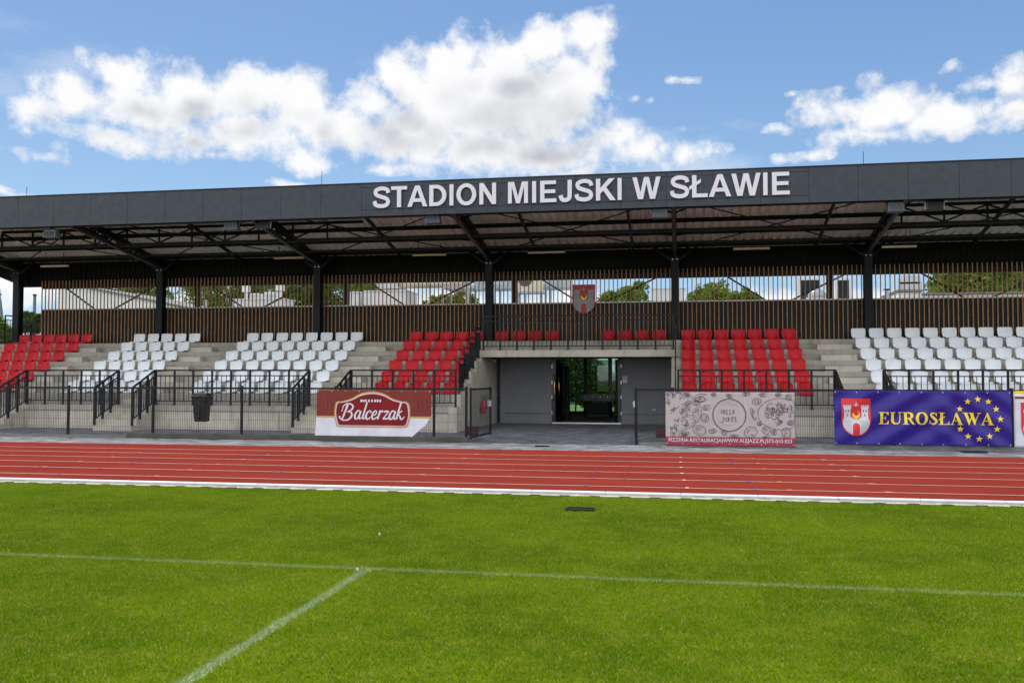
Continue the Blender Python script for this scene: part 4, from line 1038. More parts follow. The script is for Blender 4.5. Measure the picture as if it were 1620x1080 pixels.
b = MB(); wl = 'Balcerzak'; tw = sum(SC[c][0] for c in wl); sc = 1.64/tw; x = cxA-.83; kk = 0
for ch in wl:
    s_ = sc*(.92 if ch != 'B' else 1.0)
    for st in SC[ch][1]:
        yy = FNB-.021-.0004*(kk % 4); kk += 1
        ribbon(b, [(x+(p[0]+.18*p[1])*sc, .545+p[1]*.215*(1.0 if ch != 'B' else .90)-(.03 if ch == 'B' else 0)+.03*((x-cxA)/.83)*0, p[2]) for p in st], .036, yy, yy+.003, 4)
    x += SC[ch][0]*sc
art(b, 'lettering', M['cwhite'], r, fA, .08)
eyelets(r, A0, A1, .08, 1.265, FNB, fA, 9)

# -- pizzeria banner
P0, P1 = -.34, 2.57; f2_ = wrinkle(8, .006); fP = lambda x, z: f2_(x*2, z*2)
r = empty('pizzeria_banner', 'pale grey banner with ink food drawings and raspberry strip reading PIZZERIA-RESTAURACJA', 'banner', (P0, FNB, .03))
cloth('banner_sheet', M['cgrey'], r, P0, P1, .205, 1.245, FNB, fP)
cloth('contact_strip', M['cpink'], r, P0, P1, .005, .204, FNB, fP, nz=8)
t = text_obj('PIZZERIA-RESTAURACJA|WWW.ALEJAZZ.PL|573-010-833', .120, M['cwhite'], 'strip_lettering', r, (P0+.07, FNB-.012, .065), fit_w=P1-P0-.14, bold=.0008)
drape(t, fP, .08); shift(t, r.location)
b = MB(); D = random.Random(12)
def ring(cx, cz, rx, rz, wd, a0=0, a1=360, rot=0, n=28, jit=.0):
    pts = []
    for i in range(n+1):
        a = R(a0+(a1-a0)*i/n); q = 1+D.uniform(-jit, jit); u, v = rx*q*math.cos(a), rz*q*math.sin(a)
        pts.append((cx+u*math.cos(rot)-v*math.sin(rot), max(.215, min(1.235, cz+u*math.sin(rot)+v*math.cos(rot)))))
    pts = [(min(P1-.012, max(P0+.012, p[0])), p[1]) for p in pts]
    y_ = FNB-.009-D.random()*.002
    ribbon(b, pts, wd, y_, y_+.001, 1, smooth=False)
X = lambda px: P0+(px-242)/(1160-242)*(P1-P0); Z = lambda pz: 1.245-(pz-622)/(968-622)*(1.245-.205)
ring(X(700), Z(797), .375, .375, .014); ring(X(700), Z(797), .360, .360, .004, 100, 440)
ring(X(1065), Z(785), .52, .36, .009); 
for i in range(60):     # heap of food on the plate
    a = D.uniform(0, 6.28); q = D.uniform(0, 1)**.6; ring(X(1045)+.32*q*math.cos(a), Z(780)+.27*q*math.sin(a), D.uniform(.02, .07), D.uniform(.015, .05), .009, D.uniform(0, 180), D.uniform(200, 420), D.uniform(0, 3), 10, .12)
for i in range(70):     # pizza and pasta on the left
    a = D.uniform(-1.6, 1.9); q = D.uniform(0, 1)**.5; cx_, cz_ = X(275)+.66*q*math.cos(a), Z(760)+.44*q*math.sin(a)
    ring(cx_, cz_, D.uniform(.02, .08), D.uniform(.015, .05), .008, D.uniform(0, 180), D.uniform(200, 420), D.uniform(0, 3), 10, .15)
ring(X(255), Z(770), .78, .50, .009, -75, 80); ring(X(255), Z(770), .72, .46, .006, -75, 80)
for (u, v, a_, c_) in ((540, 740, .10, .055), (525, 820, .09, .09), (490, 680, .12, .06), (500, 665, .15, .09), (895, 690, .10, .07), (870, 790, .04, .15), (912, 860, .05, .05), (665, 930, .07, .06),
                     (580, 920, .09, .05), (485, 915, .15, .11), (375, 945, .12, .05), (380, 950, .07, .03), (850, 925, .15, .12), (960, 910, .09, .09), (1015, 925, .06, .06), (1100, 930, .10, .12), (300, 925, .06, .11),
                     (735, 960, .10, .04), (960, 965, .09, .04), (1045, 640, .07, .04), (820, 635, .08, .04), (940, 640, .09, .04), (700, 650, .07, .04), (590, 640, .06, .04), (400, 640, .06, .05), (1120, 660, .07, .07), (1130, 850, .06, .06)):
    ring(X(u), Z(v), a_, c_, .010, D.uniform(0, 40), D.uniform(330, 400), D.uniform(-.4, .4), 22, .05); ring(X(u)+.01, Z(v)-.006, a_*.62, c_*.6, .005, D.uniform(0, 90), D.uniform(230, 400), D.uniform(-.4, .4), 18, .08)
    for _ in range(4): ring(X(u)+D.uniform(-.5, .5)*a_, Z(v)+D.uniform(-.5, .5)*c_, .016, .010, .006, 0, 300, D.uniform(0, 3), 8, .1)
art(b, 'food_drawing', M['ink'], r, fP, .09)
b = MB()
def sk(P, wd=.011): ribbon(b, [(X(p[0]), Z(p[1])) for p in P], wd, FNB-.010, FNB-.009, 6)
sk([(662, 765), (650, 758), (643, 770), (650, 783), (662, 778), (665, 760), (668, 785)]); sk([(680, 750), (684, 780), (676, 788), (690, 790)]); sk([(700, 752), (706, 778), (700, 790), (713, 786)])
sk([(738, 758), (725, 762), (736, 772), (722, 780), (738, 786)]); sk([(655, 808), (662, 840), (648, 855), (642, 845)]); sk([(690, 815), (675, 822), (682, 842), (694, 835), (694, 812), (700, 845)])
sk([(712, 820), (724, 812), (716, 836), (724, 842), (722, 852)]); sk([(732, 816), (746, 812), (740, 832), (748, 840), (742, 850)])
art(b, 'round_logo_script', M['ink'], r, fP, .09)
b = MB(); 
for i in range(13):
    a = R(52+76*i/12); b.prism(rect(X(700)+.30*math.cos(a)-.008, Z(797)+.27*math.sin(a)-.006, X(700)+.30*math.cos(a)+.008, Z(797)+.27*math.sin(a)+.006), FNB-.009, FNB-.0085)
    if 2 < i < 10: b.prism(rect(X(700)+.26*math.cos(-a)-.007, Z(797)+.24*math.sin(-a)-.005, X(700)+.26*math.cos(-a)+.007, Z(797)+.24*math.sin(-a)+.005), FNB-.009, FNB-.0085)
art(b, 'small_lettering', mat('soft_ink', (.30, .27, .28), .7), r, fP, .3)
eyelets(r, P0, P1, .02, 1.255, FNB, fP, 9)

# -- blue banner
B0, B1 = 3.42, 7.13; f3_ = wrinkle(21, .032, 12)
def fB(x, z):
    u = x-B0
    return -.055+.6*f3_(x*1.4, z*1.6)+.030*math.sin(6.5*(u-1.6*z))*math.exp(-((u-1.2)/1.3)**2)+.026*math.sin(8.5*(u+1.3*z))*math.exp(-((u-3.1)/.9)**2)
r = empty('blue_banner', 'dark blue banner with castle shield, yellow EUROSŁAWA letters and circle of yellow stars', 'banner', (B0, FNB, .08))
topB = lambda s: 1.30-.012*abs(math.sin(s*math.pi*8))
cloth('banner_sheet', M['cblue'], r, B0, B1, .085, 1.30, FNB, fB, nx=140, nz=46, top=topB)
XB = lambda px: B0+(px-84)/(1352-84)*(B1-B0); ZB = lambda pz: 1.30-(pz-615)/(1010-615)*(1.30-.085)
emblem(r, XB(245), ZB(675), XB(352)-XB(138), FNB-.008, fB, .06, h_=(ZB(675)-ZB(948)))
b = MB()
for (u, v) in ((1045,692),(1119,675),(1194,692),(1247,745),(1272,815),(1249,887),(1195,938),(1122,958),(1048,941),(993,889),(992,745)):
    P = [(XB(u)+(.075 if i % 2 == 0 else .029)*math.sin(i*math.pi/5), ZB(v)+(.075 if i % 2 == 0 else .029)*math.cos(i*math.pi/5)) for i in range(10)]
    b = MB(); b.prism(P, FNB-.012, FNB-.008); art(b, 'star', M['yel'], r, fB, .1)
# bold roman capitals (thick/thin strokes with slab serifs), cap height 1
RO = {
'E': (.93, [rect(.17,.04,.39,.96), rect(.03,0,.86,.05), rect(.03,.95,.84,1), rect(.39,.475,.62,.53), rect(.575,.34,.625,.66), [(.79,.72),(.84,1),(.80,.97),(.70,.93)], [(.78,.25),(.87,.05),(.86,0),(.83,.30)], [(.68,.05),(.87,.03),(.86,.31)], [(.62,.95),(.84,.95),(.83,.72)]], []),
'U': (1.0, [rect(.02,.95,.46,1), rect(.66,.95,1.0,1)], [([(.24,.98,1),(.24,.6,1),(.24,.32,1),(.32,.11,.75),(.52,.04,.45),(.72,.12,.33),(.82,.35,.3),(.83,.7,.3),(.83,.98,.3)], .22)]),
'R': (1.0, [rect(.17,.04,.39,.96), rect(.03,0,.53,.05), [(.46,.48),(.66,.46),(.93,.05),(1.02,.05),(1.02,0),(.78,0)], rect(.03,.95,.45,1)], [([(.38,.965,.3),(.58,.95,.5),(.74,.85,.95),(.75,.65,.95),(.62,.51,.5),(.38,.485,.3)], .22)]),
'O': (1.08, [], [([(.54,.97,.32),(.30,.88,.7),(.17,.5,1),(.30,.12,.7),(.54,.03,.32),(.78,.12,.7),(.91,.5,1),(.78,.88,.7)], .24, True)]),
'S': (.78, [[(.62,.68),(.67,.68),(.66,1.0),(.62,.96)], [(.09,.02),(.12,.06),(.14,.34),(.09,.34)]], [([(.63,.78,.3),(.50,.94,.4),(.28,.93,.7),(.20,.78,.85),(.36,.60,1.1),(.56,.42,1.15),(.64,.24,.9),(.50,.07,.6),(.30,.05,.45),(.15,.2,.3)], .19)]),
'L': (.93, [rect(.17,.04,.39,.96), rect(.03,0,.85,.05), rect(.03,.95,.54,1), [(.70,.05),(.88,.0),(.90,.34),(.84,.18)], [(.05,.35),(.56,.62),(.56,.70),(.05,.43)]], []),
'A': (1.02, [[(.45,1),(.53,1),(.93,.04),(.68,.04),(.40,.83)], [(.45,1),(.50,.88),(.20,.04),(.13,.04)], rect(.25,.30,.72,.36), rect(.02,0,.33,.05), rect(.58,0,1.02,.05)], []),
'W': (1.38, [rect(-.01,.95,.42,1), rect(.48,.95,.86,1), rect(1.10,.95,1.40,1), [(.10,.96),(.34,.96),(.55,.32),(.47,0),(.42,0)], [(.47,0),(.42,.05),(.68,.72),(.72,.62)], [(.56,.96),(.80,.96),(1.02,.34),(.92,0),(.87,0)], [(.92,0),(.90,.10),(1.23,.96),(1.28,.96)]], [])}
word = 'EUROSLAWA'; tot = sum(RO[c][0] for c in word); xa, xb = XB(405), XB(1228); hh = ZB(772)-ZB(859); sx = (xb-xa)/(tot*hh); x = xa; b = MB(); kk = 0
for ch in word:
    adv, polys, strokes = RO[ch]
    for P in polys:
        kk += 1; yy = FNB-.0125-.0004*(kk % 6); b.prism([(x+p[0]*hh*sx, ZB(859)+p[1]*hh) for p in P], yy, yy+.003)
    for stt in strokes:
        kk += 1; yy = FNB-.0125-.0004*(kk % 6); ribbon(b, [(x+p[0]*hh*sx, ZB(859)+p[1]*hh, p[2]) for p in stt[0]], stt[1]*hh, yy, yy+.003, 5, closed=len(stt) > 2)
    x += adv*hh*sx
art(b, 'lettering', M['yel'], r, fB, .08)
eyelets(r, B0, B1, .085, 1.29, FNB, fB, 9)
# -- banner at the picture edge
C0, C1 = 7.20, 9.0; fC = wrinkle(33, .008)
r = empty('white_shield_banner', 'white banner with castle shield cut by the right picture edge', 'banner', (C0, FNB, .08))
cloth('banner_sheet', M['cwhite'], r, C0, C1, .07, 1.24, FNB, fC, nx=40, nz=24)
cloth('yellow_strip', M['yel'], r, C0, C1, 1.241, 1.295, FNB, fC, nx=40, nz=3)
b = MB(); b.prism(rect(C0+.02, 1.13, C1-.02, 1.175), FNB-.01, FNB-.006); art(b, 'red_stripe', M['cred'], r, fC)
emblem(r, C0+.50, 1.05, .72, FNB-.008, fC, .08)

# -- town shield on the slat screen
r = empty('town_shield', 'red shield with white castle and yellow crescent on the slat screen', 'shield', (-3.17, SY-.1, 3.7))
pc = at(923.5, 450, SY-.12); pw = at(941.5, 460, SY-.12).x-at(905.5, 460, SY-.12).x; ptop = at(923, 450, SY-.12).z; pbot = at(923, 496, SY-.12).z
emblem(r, pc.x, ptop, pw, SY-.11, lambda x, z: 0, 5, dull=True, h_=ptop-pbot)
b = MB(); b.box(pc.x-pw*.38, pc.x+pw*.38, SY-.105, SY-.078, pbot+.25, ptop-.03); shift(b.build('backing_board', M['panel'], r), r.location)

# ------------------------------------------------------------------ fittings under the roof
def flood(px, py, label):
    p = at(px, py, 25.62); r = empty('floodlight', label, 'floodlight', p, 'grey floodlights under the roof edge')
    wd, h = .44, .27
    b = MB(); tapered(b, 0, 0, -h/2, h/2, wd, wd*.90, .30, .20); b.build('housing', M['lampgrey'], r, bevel=.03)
    b = MB()
    for i in range(7): x = -wd*.36+i*wd*.12; b.box(x-.006, x+.006, -.165, -.13, -h*.35, h*.25)
    b.build('cooling_fins', M['lampgrey'], r)
    b = MB(); b.box(-.12, .12, -.02, .02, h/2-.01, h/2+.03); b.box(-.02, .02, -.02, .02, h/2, 6.24-p.z+.02 if 6.24 > p.z+h/2 else h/2+.05); b.build('bracket', M['rail'], r)
flood(82, 370, 'grey floodlight under the roof edge at the far left of the stand')
flood(367, 358, 'grey floodlight under the roof edge beside the left black loudspeaker')
flood(686, 347, 'grey floodlight hanging under the letters STADION')
flood(1044, 338, 'grey floodlight hanging under the letter W')
flood(1416, 328, 'grey floodlight under the roof edge beside the right black loudspeaker')
def speaker(px, py, label):
    p = at(px, py, 25.75); r = empty('loudspeaker', label, 'loudspeaker', p, 'black loudspeakers under the roof edge')
    b = MB(); b.box(-.21, .21, -.12, .14, -.115, .115); b.build('cabinet', M['black'], r, bevel=.01)
    b = MB(); b.box(-.19, .19, -.127, -.121, -.10, .10); b.build('grille', M['seam'], r)
    b = MB(); b.box(-.245, -.215, -.03, .03, -.10, .20); b.box(.215, .245, -.03, .03, -.10, .20); b.box(-.245, .245, -.03, .03, .12, .145); b.build('yoke', M['galv'], r)
speaker(417, 355, 'black loudspeaker in a steel yoke under the left half of the roof')
speaker(1478, 326, 'black loudspeaker in a steel yoke under the right end of the roof')
for i, (xa, ya, xb, yb) in enumerate(((65, 422, 108, 420), (434, 408.5, 481, 407.5), (653, 404, 706, 402.5), (835, 399.5, 894, 399), (1160, 393.5, 1218, 393), (1395, 390.5, 1450, 390))):
    a = at(xa, ya, 29.9); c = at(xb, yb, 29.9); L = c.x-a.x; z = (a.z+c.z)/2
    r = empty('tube_light', f'{ORD[i]} long tube light from the left below the back of the roof', 'light', ((a.x+c.x)/2, 29.9, z), 'tube lights hanging along the back of the roof')
    b = MB(); b.box(-L/2, L/2, -.05, .05, -.03, .03); b.build('diffuser', M['tube'], r, bevel=.01)
    b = MB(); b.box(-L/2+.02, L/2-.02, -.045, .045, .031, .06); b.box(-L/3, -L/3+.015, -.01, .01, .06, RF(29.9)-z-.0); b.box(L/3-.015, L/3, -.01, .01, .06, RF(29.9)-z); b.build('housing', M['rail'], r)
for i, (px, py, nm) in enumerate(((778, 571, 'left'), (1057, 571, 'right'))):
    p = at(px+5, py, BY-1.2); r = empty('security_camera', f'small dome security camera in the {nm} upper corner of the entrance', 'camera', p, 'dome cameras in the entrance')
    b = MB(); b.tube([(0, 0, .06), (0, 0, .03), (0, 0, 0), (0, 0, -.03), (0, 0, -.05)], [.05, .055, .05, .04, .015], 12); b.build('dome', M['galv'], r, smooth=True)
    b = MB(); b.tube([(0, 0, .06), (0, 0, 2.22-p.z)], .03, 8); b.build('mount', M['rail'], r)
r = empty('wall_box', 'small pale box on the grey wall right of the entrance doors', 'box', at(988.5, 600, BY-.02))
b = MB(); b.box(-.075, .075, -.03, .02, -.11, .11); b.build('cover', M['hvac'], r, bevel=.008)
b = MB(); b.box(-.05, .05, -.034, -.031, .02, .06); b.build('label_window', M['greyw'], r)
r = empty('wall_socket', 'small grey socket low on the grey wall right of the doors', 'socket', at(1035, 648, BY-.015))
b = MB(); b.box(-.08, .08, -.02, .015, -.045, .045); b.build('plate', M['lampgrey'], r, bevel=.005)
b = MB(); b.box(-.06, -.01, -.026, -.021, -.03, .03); b.box(.01, .06, -.026, -.021, -.03, .03); b.build('flap', M['galv'], r)
# fire extinguisher on the left side wall
p = Vector((WX0+.10, 26.9, .62)); p = Vector((WX0+.13, 28.9, .42))
r = empty('fire_extinguisher', 'red fire extinguisher on the concrete side wall left of the entrance', 'extinguisher', p)
b = MB(); b.tube([(0, 0, 0), (0, 0, .02), (0, 0, .38), (0, 0, .44), (0, 0, .46)], [.06, .075, .075, .045, .025], 14); b.build('cylinder', M['extred'], r, smooth=True)
b = MB(); b.tube([(0, 0, .46), (0, 0, .51)], .02, 8); b.bar((-.02, 0, .51), (.10, 0, .54), .02); b.tube([(0, 0, .48), (.08, 0, .46), (.10, 0, .3), (.09, 0, .15)], .010, 6); b.build('valve_and_hose', M['black'], r)
b = MB(); b.box(-.12, -.075, -.04, .04, .12, .2); b.build('bracket', M['rail'], r)
for px, py, nm in ((747, 682, 'behind the open gate leaf left of the entrance'), (1047, 686, 'behind the mesh fence beside the pizzeria banner')):
    p = px_ground(px, py+6); p.y = min(p.y, 24.8); p = at(px, py, p.y); p.z = .0
    r = empty('red_crate', f'small dark red crate on the paving {nm}', 'crate', p, 'dark red crates by the fence')
    b = MB()
    for z in (0.0, .085, .17): b.box(-.16, .16, -.12, -.105, z, z+.065); b.box(-.16, .16, .105, .12, z, z+.065); b.box(-.16, -.145, -.105, .105, z, z+.065); b.box(.145, .16, -.105, .105, z, z+.065)
    for sx in (-1, 1):
        for sy in (-1, 1): b.box(sx*.14-.014, sx*.14+.014, sy*.10-.01, sy*.10+.01, 0, .24)
    b.build('slatted_sides', M['crate'], r)
    b = MB(); b.box(-.145, .145, -.105, .105, .004, .02); b.build('bottom', M['crate'], r)
# football table in the lobby
p = at(946, 655, 36.2); r = empty('football_table', 'black table football game standing in the lobby before the glass wall', 'game table', (p.x, 36.2, .03))
b = MB(); b.box(-.60, .60, -.35, .35, .62, .90); b.build('playing_box', M['black'], r, bevel=.015)
for sx in (-1, 1):
    for sy in (-1, 1):
        b = MB(); b.bar((sx*.46, sy*.26, .62), (sx*.52, sy*.28, 0), .09); b.build('leg', M['black'], r)
b = MB(); b.box(-.44, .44, -.2, .2, .18, .54); b.build('lower_shelf', M['dark'], r)
b = MB()
for x in (-.42, -.14, .14, .42): b.tube([(x, -.50, .80), (x, .50, .80)], .008, 6); b.tube([(x, -.56, .80), (x, -.48, .80)], .016, 6)
b.tube([(-.66, -.36, .86), (-.66, -.36, .66)], .02, 6); b.tube([(.66, -.36, .86), (.66, -.36, .66)], .02, 6); b.build('rods', M['alu'], r)
p = at(893, 612, 34); r = empty('dark_cabinet', 'tall black cabinet in the lobby behind the left door leaf', 'cabinet', (p.x, 34.2, .03))
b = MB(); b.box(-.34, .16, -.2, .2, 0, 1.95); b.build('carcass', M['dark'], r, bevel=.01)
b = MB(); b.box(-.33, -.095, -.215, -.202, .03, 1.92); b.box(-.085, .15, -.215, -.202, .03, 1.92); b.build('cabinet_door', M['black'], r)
# drains
def grate(name, label, px0, px1, py, ln, m=None, z=.01):
    a = px_ground(px0, py); c = px_ground(px1, py); cx, cy = (a.x+c.x)/2, (a.y+c.y)/2; L = abs(c.x-a.x)
    r = empty(name, label, 'drain', (cx, cy, 0)); b = MB()
    for s_ in (-1, 1): b.box(-L/2, L/2, s_*ln/2-.012, s_*ln/2+.012, 0, z+.012); b.box(s_*L/2-.012, s_*L/2+.012, -ln/2+.012, ln/2-.012, 0, z+.012)
    b.build('frame', M['steel'], r)
    b = MB(); b.box(-L/2, L/2, -ln/2, ln/2, .0, .006); b.build('pit', M['black'], r)
    b = MB(); n = int(L/.035)
    for i in range(1, n): x = -L/2+L*i/n; b.box(x-.006, x+.006, -ln/2+.012, ln/2-.012, .007, z+.006)
    b.build('bars', M['steel'], r)
grate('drain_grate', 'rectangular metal drain grate set in the grass by the white kerb', 896, 940, 807, .20, z=.014)
grate('drain_grate', 'dark drain cover in the paving under the blue banner', 1523, 1558, 715.5, .28)
grate('drain_grate', 'narrow rusty drain slot in the paving of the entrance', 847, 868, 706, .12)
for i, (px, yt, yb) in enumerate(((42, 296, 320), (509, 271, 293), (1366, 240, 262))):
    a = at(px, yb, 25.6); c = at(px, yt, 25.6); lab = ['leftmost', 'middle', 'rightmost'][i]
    r = empty('lightning_rod', f'{lab} thin lightning rod standing on the roof edge', 'lightning rod', (a.x, 25.6, 7.17), 'lightning rods on the roof edge')
    b = MB(); b.tube([(0, 0, .0), (0, 0, c.z-7.17)], .008, 6); b.build('rod', M['steel'], r)
    b = MB(); b.box(-.05, .05, -.05, .05, .026, .06); b.build('foot', M['beam'], r)
# tiny things on the grass
for px, py, lab in ((565, 904, 'small white stone on the touchline'), (600, 847, 'small white stone lying on the far grass')):
    p = px_ground(px, py); b = MB(); b.tube([(0, 0, 0), (.004, 0, .012), (0, .003, .026), (0, 0, .032)], [.010, .014, .010, .003], 7)
    o = b.build('stone', M['clear'], smooth=True); o.location = p; tag(o, lab, 'stone')

# ================================================================== BEHIND THE STAND
def leaves(n, pos, size, nrm_up=.3, name='crown', m=None, parent=None, loc=(0, 0, 0)):
    pos = np.asarray(pos)[:n]; n = len(pos)
    d = rng.normal(size=(n, 3)); d /= np.linalg.norm(d, axis=1)[:, None]; u = rng.normal(size=(n, 3)); u -= (u*d).sum(1)[:, None]*d; u /= np.linalg.norm(u, axis=1)[:, None]
    wv = np.cross(d, u); s = (size*(.6+.8*rng.random(n)))[:, None]
    v = np.stack([pos-u*s, pos+wv*s*.45, pos+u*s, pos-wv*s*.45], 1).reshape(-1, 3)
    me = bpy.data.meshes.new(name); me.vertices.add(4*n); me.vertices.foreach_set('co', v.reshape(-1)); me.loops.add(4*n); me.loops.foreach_set('vertex_index', np.arange(4*n))
    me.polygons.add(n); me.polygons.foreach_set('loop_start', np.arange(0, 4*n, 4)); me.polygons.foreach_set('loop_total', np.full(n, 4)); me.update(); me.materials.append(m)
    o = bpy.data.objects.new(name, me); COL.objects.link(o); o.parent = parent; return o
def clump_points(n, rad, nclump, zc, sq=.8, core=.35, cone=False):
    c = rng.normal(size=(nclump, 3)); c /= np.linalg.norm(c, axis=1)[:, None]; c *= (core+(1-core)*rng.random(nclump)**.6)[:, None]*rad*np.array([1, 1, sq])*.80
    if cone:
        t = rng.random(nclump)**.7; a = rng.random(nclump)*6.283; q_ = (1-t*.8)*rad*.95*rng.random(nclump)**.5
        c = np.stack([q_*np.cos(a), q_*np.sin(a), (t*2-1)*rad*sq*1.0], 1)
    cr = rad*((.10+.16*rng.random(nclump)) if not cone else (.12+.10*rng.random(nclump))); k = rng.integers(0, nclump, n)
    d = rng.normal(size=(n, 3)); d /= np.linalg.norm(d, axis=1)[:, None]
    P = c[k]+d*(cr[k]*(.35+.65*rng.random(n)**.5))[:, None]; P[:, 2] += zc; return P, c+np.array([0, 0, zc])
def tree(name, label, x, y, h, rad, m, n=9000, ncl=42, zc=None, size=.11, cat='tree', sq=.85, group='trees behind the stand', cone=False):
    r = empty(name, label, cat, (x, y, 0), group); zc = zc or h-rad*sq
    P, C = clump_points(n, rad, ncl, zc, sq, cone=cone); leaves(n, P, size, name='crown', m=m, parent=r)
    b = MB(); b.tube([(0, 0, 0), (.05, .03, zc*.4), (-.04, .05, zc*.75), (0, 0, zc+rad*.3)], [.045*rad+.08, .035*rad+.06, .03*rad+.03, .02], 9)
    for c in C[:16]:
        z0 = zc*random.uniform(.55, .95); mid = (c[0]*.45, c[1]*.45, (z0+c[2])/2+.1); b.tube([(0, 0, z0), mid, tuple(c)], [.02*rad+.02, .012*rad+.012, .006], 5)
    b.build('trunk', M['trunk'], r, smooth=True)
def tree_px(name, label, px0, px1, ytop, Y, m, **kw):
    a = at(px0, 470, Y); c = at(px1, 470, Y); rad = (c.x-a.x)/2; h = at((px0+px1)/2, ytop, Y).z
    tree(name, label, (a.x+c.x)/2, Y, h, rad, m, **kw)
tree_px('broadleaf_tree', 'green leafy tree behind the white gabled building at the left', 120, 280, 400, 58, M['leafA'], n=15000, ncl=110)
tree_px('broadleaf_tree', 'bright leafy tree behind the white roof vents', 290, 440, 390, 54, M['leafB'], n=15000, ncl=110)
tree_px('broadleaf_tree', 'dense green tree behind the second column from the left', 420, 575, 385, 52, M['leafA'], n=16000, ncl=110)
tree_px('broadleaf_tree', 'open green tree behind the white roof boxes', 545, 650, 410, 50, M['leafA'], n=7000, ncl=60)
tree_px('broadleaf_tree', 'small green tree under the cream duct', 655, 780, 450, 46, M['leafA'], n=6000, ncl=60)
tree_px('broadleaf_tree', 'leafy tree right of the town shield', 935, 1065, 438, 46, M['leafA'], n=11000, ncl=80)
tree_px('rounded_tree', 'taller rounded green treetop right of the middle column', 1082, 1172, 442, 48, M['leafB'], n=12000, ncl=130)
tree_px('rounded_tree', 'smaller rounded green treetop beside the taller one', 1135, 1212, 453, 48.6, M['leafB'], n=9000, ncl=100)
tree_px('broadleaf_tree', 'large yellow green tree behind the right end of the screen', 1455, 1620, 385, 48, M['leafB'], n=15000, ncl=110)
tree_px('broadleaf_tree', 'large green tree behind the screen at the right picture edge', 1560, 1740, 380, 52, M['leafB'], n=14000, ncl=110)
tree_px('broadleaf_tree', 'dark green tree beyond the left end of the stand', 30, 72, 489, 46, M['leafC'], n=9000, ncl=36)
tree_px('broadleaf_tree', 'light green tree beyond the stand at the left picture edge', -40, 32, 497, 44, M['leafB'], n=9000, ncl=36)
tree_px('broadleaf_tree', 'dark bush behind the end railing at the left', 0, 66, 522, 40, M['leafC'], n=9000, ncl=34, cat='bush')
# hedge seen through the lobby
r = empty('hedge', 'tall green hedge seen through the glass wall of the lobby', 'hedge', (-5, 42.3, 0))
P = rng.random((34000, 3))*np.array([6.8, 1.0, 2.9])+np.array([-7.2, 42.0, .25]); P[:, 2] += .25*np.sin(P[:, 0]*2.1)
keep = ~((P[:, 0] > -3.9) & (P[:, 0] < -1) & (P[:, 2] > 2.6-.9*(P[:, 0]+3.9))); P = P[keep]
shift(leaves(len(P), P, .07, name='foliage', m=M['leafD'], parent=r), r.location)
b = MB()
for i in range(14): x = -7+i*.45; b.tube([(x, 42.5, 0), (x+.05, 42.5, 1.0), (x, 42.5, 1.8)], [.04, .03, .01], 6)
shift(b.build('stems', M['trunk'], r), r.location)
# white gabled building
def building(name, label, pts, Y, depth, m, roof=True, cat='building'):
    P = [at(x, y, Y) for x, y in pts]; base = [(P[0].x, 0)]+[(p.x, p.z) for p in P]+[(P[-1].x, 0)]
    r = empty(name, label, cat, (P[0].x, Y, 0)); b = MB(); b.prism(base, Y, Y+depth); shift(b.build('wall', m, r), r.location)
    b = MB()
    for i in range(len(P)-1):
        a, c = P[i], P[i+1]; b.add([(a.x-.05, Y-.15, a.z+.02), (c.x+.05, Y-.15, c.z+.02), (c.x+.05, Y+depth+.1, c.z+.02), (a.x-.05, Y+depth+.1, a.z+.02), (a.x-.05, Y-.15, a.z+.10), (c.x+.05, Y-.15, c.z+.10), (c.x+.05, Y+depth+.1, c.z+.10), (a.x-.05, Y+depth+.1, a.z+.10)], [(0,3,2,1),(4,5,6,7),(0,1,5,4),(1,2,6,5),(2,3,7,6),(3,0,4,7)])
    shift(b.build('roof', M['roofgrey'], r), r.location); return r
building('gabled_building', 'white rendered building with sloping roof edge behind the left screen', [(92, 452), (135, 455), (305, 490)], 44, 8, M['render'])
building('low_building', 'long low white building behind the right end of the screen', [(1455, 467), (1760, 463)], 46, 8, M['render'])
bb = building('roof_house', 'grey rooftop block behind the screen right of the right column', [(1421, 462), (1458, 462)], 41, 3, M['render'])
b = MB(); q0 = at(1424, 461, 42); q1 = at(1442, 436, 42)
for px in (1424, 1440, 1456): q = at(px, 440, 42); b.box(q.x-.06, q.x+.06, 42, 42.12, q0.z, q.z)
for py in (440, 450): q = at(1424, py, 42); e = at(1456, py, 42); b.box(q.x, e.x, 41.99, 42.1, q.z-.25, q.z+.1)
shift(b.build('plant_screen', M['galv'], bb), bb.location)
r = empty('green_building', 'building with green glazed wall seen above the hedge through the lobby', 'building', (-5, 56, 0)); b = MB(); b.box(-14, 8, 56, 60, 0, 5.4); shift(b.build('wall', mat('green_panel', (.10, .30, .22), .4, .2, .8), r), r.location)
b = MB()
for i in range(18): b.box(-13.6+i*1.2, -13.5+i*1.2, 55.95, 55.999, 0, 5.3)
for z in (1.2, 2.6, 4.0): b.box(-14, 8, 55.96, 55.998, z, z+.08)
shift(b.build('glazing_bars', M['render'], r), r.location)
b = MB(); b.box(-14.1, 8.1, 55.9, 60.1, 5.401, 5.6); shift(b.build('roof', M['roofgrey'], r), r.location)
